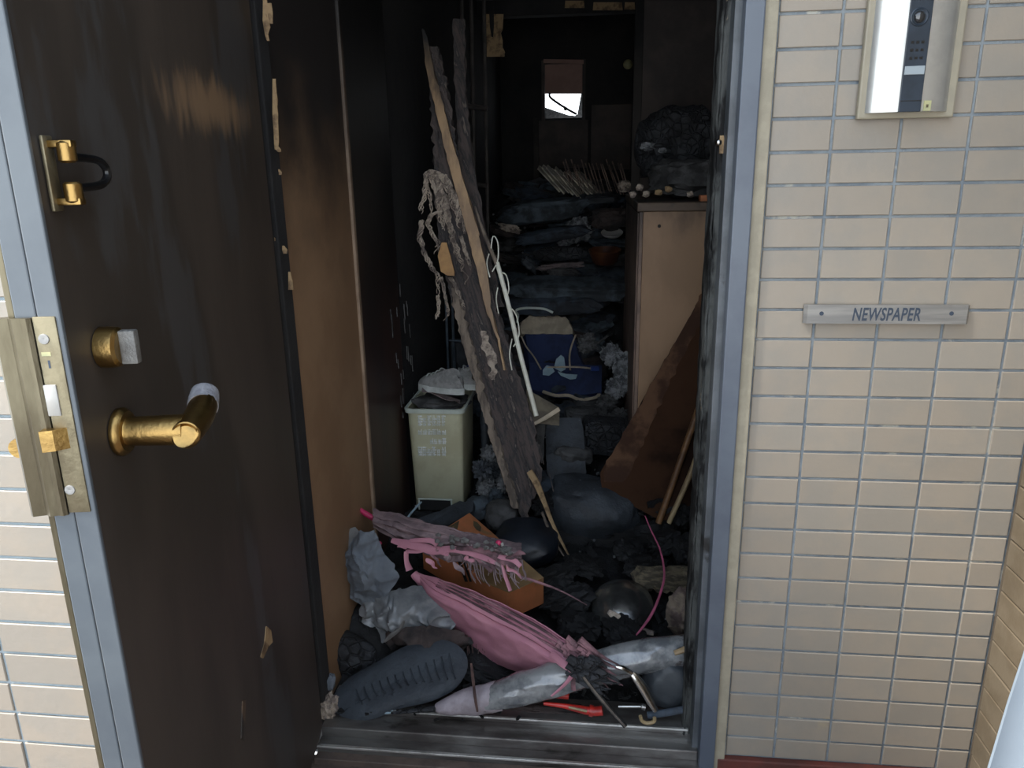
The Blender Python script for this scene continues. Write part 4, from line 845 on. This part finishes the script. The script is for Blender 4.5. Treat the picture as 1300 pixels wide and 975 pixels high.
# rags at the left wall
def rag(name, cx, cy, wd, ht, Y0, mt, lab, cat, seed, depth_=.05, outline=None, parent=None, th=.003, fold=1):
    def fn(u, v):
        a = outline; y = a[0][0]+(a[-1][0]-a[0][0])*v
        for (p0, p1) in zip(a[:-1], a[1:]):
            if p0[0] <= y <= p1[0]+1e-6:
                t = (y-p0[0])/(p1[0]-p0[0]); l = p0[1]+(p1[1]-p0[1])*t; r_ = p0[2]+(p1[2]-p0[2])*t; break
        l += 3*nz(y*.12, seed)*1.2; r_ += 3*nz(y*.12, seed+4)*1.2
        x = l+(r_-l)*u; p = P(x, y, Y0(x, y) if callable(Y0) else Y0)
        w0 = Vector((p.x*11+.5*nz(p.x*20, p.z*20, seed), p.z*9, seed)); k = .55*(1-2*abs(noise.noise(w0)))**2*1.4 + .45*(1-2.2*abs(noise.noise(w0*2.3+Vector((4, 1, 0)))))*fold + .2*noise.noise(w0*6)
        return p+Vector((0, -depth_*sin(pi*u)*sin(pi*min(1, v+.1))-depth_*.42*k, 0))
    return MB().sheet(fn, 56, 60, th)
single('grey_rag', rag('', 0, 0, 0, 0, .36, 0, 0, 0, 2, .05, [(668, 428, 452), (680, 418, 470), (700, 418, 482), (730, 414, 460), (760, 414, 445), (785, 418, 436)]), m_rag1, 'long beige-grey rag hanging at the left wall', 'rag')
single('blue_grey_rag', rag('', 0, 0, 0, 0, .30, 0, 0, 0, 8, .05, [(670, 462, 478), (680, 452, 480), (700, 440, 490), (712, 440, 500), (730, 440, 508), (742, 446, 500), (758, 448, 490), (768, 460, 478)]), m_rag2, 'blue-grey crumpled rag in front of the longer rag', 'rag')
single('plastic_bag', rag('', 0, 0, 0, 0, lambda x, y: .34-(y-740)*.0012, 0, 0, 0, 15, .07, [(738, 480, 530), (750, 470, 560), (770, 458, 576), (785, 462, 580), (797, 478, 575), (810, 490, 560)], th=.002), m_bag, 'cloudy grey-white plastic bag under the rags', 'bag')
single('burnt_film', rag('', 0, 0, 0, 0, .24, 0, 0, 0, 23, .05, [(790, 500, 545), (800, 492, 590), (812, 490, 600), (822, 500, 590)]), m_cloth[3], 'dark brown charred film between plastic bag and shoe sole', 'film')
single('pale_scrap', MB().tube([P(488, 815, .17), P(498, 806, .17), P(508, 798, .17), P(513, 788, .17)], [.004, .010, .006, .004], 8, flat=.4), m_rag1, 'small pale curled scrap above the black sole', 'scrap')
# first, tattered umbrella
u1 = thing('tattered_umbrella', 'tattered mauve-pink folded umbrella lying over the orange box', 'umbrella', P(560, 700, .4))
Y1 = lambda x, y: .44-.0006*(x-470)-.0007*(y-650)
def can1(u, v):
    x = 474+188*u; mid = 657+44*u+10*sin(u*3); hw = 6+15*sin(pi*min(1, u*.75+.12)); y = mid+hw*(2*v-1)+3*nz(u*9, v*3)
    return P(x, y, Y1(x, y)-.03*sin(pi*v))+Vector((0, -.006*sin(v*26+u*3)+.006*nz(u*30, v*12), 0))
build('folded_canopy', MB().sheet(can1, 60, 26, .003), m_mauve, u1)
for k, pts in enumerate(([(497, 686), (515, 690), (535, 694), (552, 699), (575, 697), (600, 703), (630, 712)], [(515, 700), (530, 699), (548, 697), (570, 703)], [(516, 700), (516, 712), (520, 724)], [(520, 686), (545, 686), (555, 692)], [(560, 700), (590, 696), (615, 700), (640, 712), (655, 716)], [(622, 706), (640, 708), (652, 711), (661, 719)], [(637, 714), (641, 730), (648, 750)], [(600, 704), (612, 715), (625, 725)])):
    w_ = (.008, .006, .008, .005, .007, .005, .004, .005)[k]
    build('pink_strip', MB().tube([P(a, b, Y1(a, b)-.042) for a, b in pts], [w_*rr.uniform(.8, 1.6) for _ in pts], 6, flat=.3), m_pinkd if k in (4, 7) else m_pink, u1, label='torn pink strip')
for k in range(12):
    x = rr.uniform(505, 650); y = 694+(x-505)*.13+rr.uniform(-6, 12); a = rr.uniform(-.5, .9); L3 = rr.uniform(8, 26)
    build('pink_shred', MB().tube([P(x+L3*t*cos(a)+rr.uniform(-2, 2), y+L3*t*sin(a)+rr.uniform(-2, 2), Y1(x, y)-.046-.004*t) for t in (0, .25, .5, .75, 1)], [.002]+[rr.uniform(.003, .008) for _ in range(3)]+[.001], 6, flat=.3), (m_pink, m_pinkd, m_mauve)[k % 3], u1)
build('handle_tip', MB().tube([P(456, 646, .45), P(464, 652, .445), P(474, 658, .44)], [.006, .0085, .008], 10), m_mag, u1, label='magenta handle tip')
build('rib_cap', MB().lump(P(480, 690, .31), (.022, .016, .016), amp=.2, sub=2), m_mag, u1, label='magenta cap')
build('rib_cap', MB().lump(P(633, 689, .27), (.016, .014, .016), amp=.1, sub=2), m_mag, u1, label='magenta cap')
build('rib', MB().tube([P(637, 689, .265), P(641, 700, .26), (P(650, 708, .255)), P(658, 714, .25)], [.004, .004, .003, .002], 6), m_white, u1, label='white rib')
q = MB()
for k in range(60):
    x = rr.uniform(585, 664); y = 694+(x-585)*.22+rr.uniform(-6, 14); L2 = rr.uniform(8, 34)
    q.tube([P(x, y, Y1(x, y)-.035), P(x+rr.uniform(-3, 6), y+L2*.6, Y1(x, y)-.04), P(x+rr.uniform(-4, 12), y+L2, Y1(x, y)-.045)], [.003, .0022, .001], 4)
build('singed_fringe', q, m_mauve, u1, kind='stuff')
q = MB()
for k in range(26): a = rr.uniform(548, 660); b = 690+(a-600)*.12+rr.uniform(-6, 8); q.lump(P(a, b, Y1(a, b)-.05), (.018, .012, .014), amp=.5, seed=k, sub=1)
build('ash_crust', q, m_rag1, u1, kind='stuff')
build('rib', MB().tube([P(662, 732, .27), P(680, 738, .26), P(712, 750, .25), P(745, 768, .24)], [.0035, .004, .0025, .0012], 6), m_pinkd, u1, label='thin pinkish rib pointing right')
# second umbrella: pink pleated
u2 = thing('pink_umbrella', 'pink pleated folded umbrella with burnt black tip across the pile', 'umbrella', P(640, 790, .25))
ax0, ax1 = (528, 730), (738, 846)
Y2 = lambda x: .36-.28*(x-528)/220
up2 = [(0, 2), (.1, 12), (.25, 19), (.45, 24), (.65, 27), (.85, 24), (1, 10)]; lo2 = [(0, 6), (.1, 14), (.25, 27), (.45, 42), (.6, 46), (.78, 40), (.9, 24), (1, 8)]
def interp(t, T):
    for a, b in zip(T[:-1], T[1:]):
        if t <= b[0]: return a[1]+(b[1]-a[1])*(t-a[0])/(b[0]-a[0])
    return T[-1][1]
def can2(u, v):
    cx_ = ax0[0]+(ax1[0]-ax0[0])*u; cy_ = ax0[1]+(ax1[1]-ax0[1])*u
    s_ = v*2-1; off = -interp(u, up2)*max(0, -s_) + interp(u, lo2)*max(0, s_)
    x = cx_-off*.48; y = cy_+off*.88 + 1.5*nz(u*14, v*2)
    p = P(x, y, Y2(x)); pl = abs(((v**.9)*6.2) % 1-.5)*2
    fade = sm(0, .12, u)
    if v > .45: pl = .75+.12*sin(v*14+u*3)
    return p+Vector((0, -.035*sin(pi*v)*fade-.014*pl*fade+.004*nz(u*12, v*9), 0))
build('pleated_canopy', MB().sheet(can2, 70, 44, .0025), m_pink, u2)
q = MB()
for dx in (.17, .29, .41, .50):
    q.tube([P(*(lambda c: (c[0], c[1]))((ax0[0]+(ax1[0]-ax0[0])*u-((-interp(u, up2)*max(0, -(2*dx-1))+interp(u, lo2)*max(0, 2*dx-1)))*.48, ax0[1]+(ax1[1]-ax0[1])*u+(-interp(u, up2)*max(0, -(2*dx-1))+interp(u, lo2)*max(0, 2*dx-1))*.88)), Y2(ax0[0]+210*u)-.036) for u in (.12, .3, .5, .7, .9)], [.0012, .003, .004, .004, .003], 5)
build('dark_fold', q, m_pinkd, u2, label='dark fold lines')  # darker lines laid along the upper folds of the canopy
build('closed_end', MB().tube([P(525, 728, .36), P(529, 732, .355), P(537, 736, .35)], [.010, .013, .014], 10, flat=.6), m_pink, u2)
q = MB()
for k in range(46):
    t = rr.uniform(-1, 1); x = 722+rr.uniform(-14, 18)+t*6; y = 822+rr.uniform(-14, 18)-t*6; L2 = rr.uniform(20, 60)
    q.tube([P(x, y, Y2(x)-.035), P(x+L2*.5, y+L2*.35+rr.uniform(-4, 4), Y2(x)-.04), P(x+L2, y+L2*.62+rr.uniform(-8, 8), Y2(x)-.045)], [rr.uniform(.004, .009), .005, .001], 5, flat=.5)
build('burnt_fringe', q, m_pinkd, u2, kind='stuff', label='charred ragged end')
q = MB()
for k in range(34):
    x = 735+rr.uniform(-16, 14); y = 848+rr.uniform(-14, 14); L2 = rr.uniform(16, 46)
    q.tube([P(x, y, .04), P(x+L2*.5, y+L2*.3+rr.uniform(-4, 4), .03), P(x+L2, y+L2*.5+rr.uniform(-8, 8), .03)], [.008, .006, .001], 5, flat=.5)
build('burnt_fringe', q, m_char, u2, kind='stuff', label='black ragged end')
build('canopy_strip', MB().tube([P(700, 830, .09), P(715, 843, .05), P(727, 853, .035), P(718, 868, .03), P(700, 884, .03)], [.010, .009, .007, .005, .003], 8, flat=.4), m_pink, u2, label='thin pink tail')
build('canopy_strip', MB().tube([P(716, 820, .10), P(735, 838, .05), P(728, 862, .035), P(728, 876, .035)], [.006, .007, .006, .006], 8, flat=.4), m_pinkd, u2)
build('shaft', MB().tube([P(740, 858, .03), P(768, 893, .03), P(794, 922, .02)], [.006, .007, .006], 8), m_domed, u2, label='dark metal shaft end')
q = MB()
for k in range(22):
    x = 590+k*4.2+rr.uniform(-3, 3); y = 800+k*1.6; L2 = rr.uniform(18, 44)
    q.tube([P(x, y, .26), P(x+rr.uniform(0, 8), y+L2, .22)], [.002, .0008], 4)
build('burnt_threads', q, m_stem, u2, kind='stuff', label='brown hanging threads')
# clear umbrella lying along the sill
u3 = thing('clear_umbrella', 'rolled transparent umbrella lying across the door sill', 'umbrella', P(720, 860, .13))
rad = lambda i, n: .034
pp = [(585, 893, .055), (620, 886, .065), (660, 874, .075), (700, 862, .085), (740, 850, .095), (790, 838, .11), (830, 830, .125), (866, 826, .14), (882, 824, .145)]
base = [P(*p) for p in pp]; fine = []
for a, b in zip(base[:-1], base[1:]):
    for k in range(8): fine.append(a.lerp(b, k/8))
fine.append(base[-1]); n_ = len(fine)
q = MB(); q.tube(fine, [(.024+.017*sm(0, .25, i/n_)-.004*sm(.7, 1, i/n_))*(1+.0*i) for i in range(n_)], 40)
for v in q.v: v += Vector((0, 0, 1))*.005*noise.noise(v*14)+Vector((0, -1, 0))*.006*(1-2*abs(noise.noise(Vector((v.x*10, v.y*34, v.z*34)))))
build('rolled_canopy', q, m_clear, u3)
q = MB(); f2 = [P(553, 900, .05), P(562, 899, .05), P(580, 894, .053), P(600, 890, .058), P(622, 886, .064), P(634, 883, .069)]
q.tube(f2, [.010, .018, .028, .033, .036, .037], 24)
for v in q.v: v += Vector((0, -1, 0))*.006*noise.fractal(v*30, .8, 2, 3)
build('lilac_wrap', q, m_lilac, u3, label='pale lilac film at the left end')
build('ferrule', MB().tube([P(497, 905, .05), P(530, 902, .05), P(556, 899, .05)], [.004, .006, .008], 8), m_char, u3, label='charred left tip')
build('handle', MB().tube([P(856, 829, .09), P(870, 824, .095), P(884, 816, .10)], [.006, .0075, .007], 8), m_bamboo, u3, label='yellowish wooden end piece')
build('twisted_stem', MB().tube([P(598, 842, .02), P(600, 858, .012), P(603, 885, .01), P(606, 903, .012)], [.003, .004, .004, .003], 6), m_stem, u3, label='brown stem crossing the film')
single('white_cloth_end', MB().lump(P(872, 838, .17), (.07, .03, .035), amp=.35, sub=3), m_rag2, 'bluish white cloth end tucked by the frame under the clear umbrella', 'cloth')
# soles
def sole(pts, Y0, slope, th, mt, name, lab, cat, ridge=True):
    t = thing(name, lab, cat, P(pts[0][0], pts[0][1], Y0))
    cx_ = sum(p[0] for p in pts)/len(pts); cy_ = sum(p[1] for p in pts)/len(pts); n = len(pts)
    # smooth closed outline
    out = []
    for i in range(n):
        p0, p1, p2, p3 = pts[i-1], pts[i], pts[(i+1) % n], pts[(i+2) % n]
        for k in range(4):
            t_ = k/4; out.append(tuple(.5*((2*p1[j])+(p2[j]-p0[j])*t_+(2*p0[j]-5*p1[j]+4*p2[j]-p3[j])*t_**2+(3*p1[j]-p0[j]-3*p2[j]+p3[j])*t_**3) for j in (0, 1)))
    N = len(out)
    def fn(u, v):
        a = out[int(round(u*N)) % N]; x = cx_+(a[0]-cx_)*(v*.999+.001); y = cy_+(a[1]-cy_)*(v*.999+.001)
        dy = .5*th*(1-max(0, 1-v**4)**.5) if v > .3 else 0
        return P(x, y, Y0+slope*(890-y)+dy+.0015*nz(x*.1, y*.1))
    q = MB().sheet(fn, N, 10, th); build('sole', q, mt, t)
    return t
so = sole([(432, 906), (427, 886), (446, 864), (480, 845), (522, 822), (562, 816), (586, 827), (592, 848), (578, 870), (548, 886), (505, 896), (465, 911)], .065, .0016, .022, m_sole, 'shoe_sole', 'large black rubber shoe sole lying upturned beside the clear umbrella', 'shoe')
q = MB()
for k in range(13):
    u = k/12; x = 452+118*u; y0 = 866-46*u+6; y1 = 900-32*u-8*sin(pi*u)
    q.tube([P(x, y0+4, .065+.0016*(890-y0)-.016), P(x+3, (y0+y1)/2, .065+.0016*(890-(y0+y1)/2)-.018), P(x+8, y1-6, .065+.0016*(890-y1)-.016)], .0022, 5)
build('tread_rib', q, m_sole, so, kind='stuff')
L_('black_shoe', 440, 832, .22, 84, 56, .10, m_char, 'black charred shoe behind the upturned sole at the left wall', 'shoe', (.2, .35, 0), .14, .8)
L_('black_shoe', 510, 838, .25, 110, 34, .10, m_cloth[1], 'long dark shoe body right behind the upturned sole', 'shoe', (0, -.35, 0), .12, .8)
L_('tan_chunk', 415, 897, .05, 26, 34, .05, m_rope, 'tan crumbly chunk in the lower left corner of the opening', 'chunk', amp=.35, fr=3)
L_('grey_chip', 420, 866, .07, 10, 24, .02, m_rag2, 'small bluish chip standing above the tan chunk', 'chip', (0, .2, 0), .3, sub=3)
L_('blue_scrap', 486, 901, .055, 26, 7, .02, m_cyan, 'small pale blue scrap on the sill between sole and umbrella tip', 'scrap', amp=.4, sub=3)
q = MB()
for k in range(60):
    x = rr.uniform(412, 660); p = P(x, 920, .07); q.obox((p.x, rr.uniform(.03, .12), .012+rr.uniform(0, .004)), (rr.uniform(.003, .016), rr.uniform(.003, .010), .004), (0, 0, rr.uniform(0, 3)))
build('sill_crumbs', q, m_charf, None, False, kind='stuff', label='sooty crumbs strewn along the steel threshold', cat='rubble')
single('blue_stick', MB().tube([P(513, 663, .78), P(524, 649, .80), P(535, 637, .83)], [.0035, .004, .0035], 8), m_cyan, 'pale blue stick leaning at the left foot of the bin', 'stick')
# right part of the foreground
single('pot_lid', MB().lathe(P(790, 768, .44), (-.05, -.42, .9), [(-.004, .0), (-.004, .088), (.0, .090), (.008, .084), (.020, .064), (.028, .038), (.031, .0)], 36), m_domed, 'dark shiny domed pot lid in the black rubble', 'lid')
single('charred_batten', MB().rows([(722, 812, 892), (730, 804, 893), (742, 806, 892), (748, 830, 891)], lambda x, y: .52, .03, 14, .010, jag=2, step=3), m_tan, 'split tan batten lying behind the pink wire at the frame', 'batten', smooth='auto').active_material = mat('grey_tan_split_wood', (.17, .14, .09), (.06, .05, .035), 30, .85, bump=.8, stretch=(1, 1, 3))
wr = single('pink_wire', MB().tube([P(819, 655, .60), P(826, 672, .56), P(837, 695, .50), P(842, 715, .45), P(843, 735, .40), P(836, 760, .34), P(826, 782, .30), P(813, 800, .26), P(804, 810, .25)], [.0015, .002, .0026, .003, .0034, .0036, .004, .003, .002], 8), m_pinkd, 'thin curved dark pink wire beside the door frame', 'wire'); wr.active_material = mat('dull_pink_wire', (.42, .09, .17), (.28, .07, .12), 20, .5, bump=.1)
single('beige_crumpled_cloth', rag('', 0, 0, 0, 0, .34, 0, 0, 0, 31, .05, [(742, 868, 884), (755, 850, 892), (770, 845, 892), (790, 846, 892), (808, 856, 892)], fold=1.4), mat('brown_beige_cloth', (.20, .16, .12), (.085, .06, .055), 22, .9, bump=.6, c3=(.25, .07, .13), s3=9, t3=.66), 'crumpled brown-beige cloth at the door frame above the clear umbrella', 'cloth')
single('grey_shred', MB().tube([P(772, 776, .33), P(784, 785, .32), P(797, 796, .31), P(812, 800, .30), P(830, 804, .29)], [.006, .013, .014, .010, .006], 8, flat=.5), m_rag1, 'grey-beige twisted shred below the pot lid', 'shred').active_material = m_rope
L_('black_gourd_case', 850, 866, .115, 66, 70, .08, mat('blue_black_soft', (.035, .042, .048), (.018, .022, .027), 7, .5, bump=.3, c3=(.10, .11, .115), s3=20, t3=.7), 'rounded blue-black charred case in the lower right of the opening', 'case', (0, .5, 0), .10, .85, 1.6)
q = MB(); q.tube([P(800, 852, .07), P(807, 860, .065), P(817, 874, .06), (P(826, 890, .055)), P(833, 903, .05)], [.005, .010, .012, .011, .006], 14, flat=.4); q.tube([P(782, 846, .06), P(790, 848, .06), P(802, 855, .065)], [.004, .007, .006], 8)
single('metal_shoehorn', q, m_chrome, 'shiny curved metal shoehorn below the clear umbrella', 'shoehorn')
rt = thing('red_toy', 'broken red plastic tube pieces near the steel sill', 'toy', P(730, 895, .12))
build('tube_piece', MB().tube([P(690, 879, .10), P(706, 880, .10), P(722, 884, .10)], [.010, .012, .008], 10, flat=.6), m_redp, rt)
build('tube_piece', MB().tube([P(690, 893, .06), P(715, 896, .06), P(735, 900, .06), P(752, 903, .06), P(765, 902, .06)], [.004, .006, .009, .011, .012], 12), m_redp, rt)
build('tube_ring', MB().tube([P(748, 902, .06), P(753, 903, .06)], .014, 12), m_redp, rt)
build('yellow_trim', MB().tube([P(722, 898, .048), P(745, 903, .045)], .003, 6), m_bamboo, rt, label='yellowish line')
single('yellow_hook', MB().tube([P(813, 909, .04), P(815, 915, .04), P(822, 918, .04), P(830, 916, .04), P(831, 911, .04)], .0045, 8), m_bamboo, 'small yellow hook on the sill at the right', 'hook')
single('grey_bolt', MB().tube([P(785, 897, .06), P(812, 897, .06), P(814, 897, .06), P(819, 898, .06)], [.004, .004, .008, .008], 10), m_domed, 'dark grey bolt lying left of the shoehorn tip', 'bolt')
single('dark_tube', MB().tube([P(822, 908, .07), P(850, 904, .07), P(876, 899, .07)], .009, 10), m_cloth[1], 'short dark tube lying under the blue-black case', 'tube')
L_('dark_case_lid', 700, 903, .10, 120, 16, .05, m_cloth[3], 'flat brown-black strip under the red pieces', 'strip', amp=.2, sq=.6)
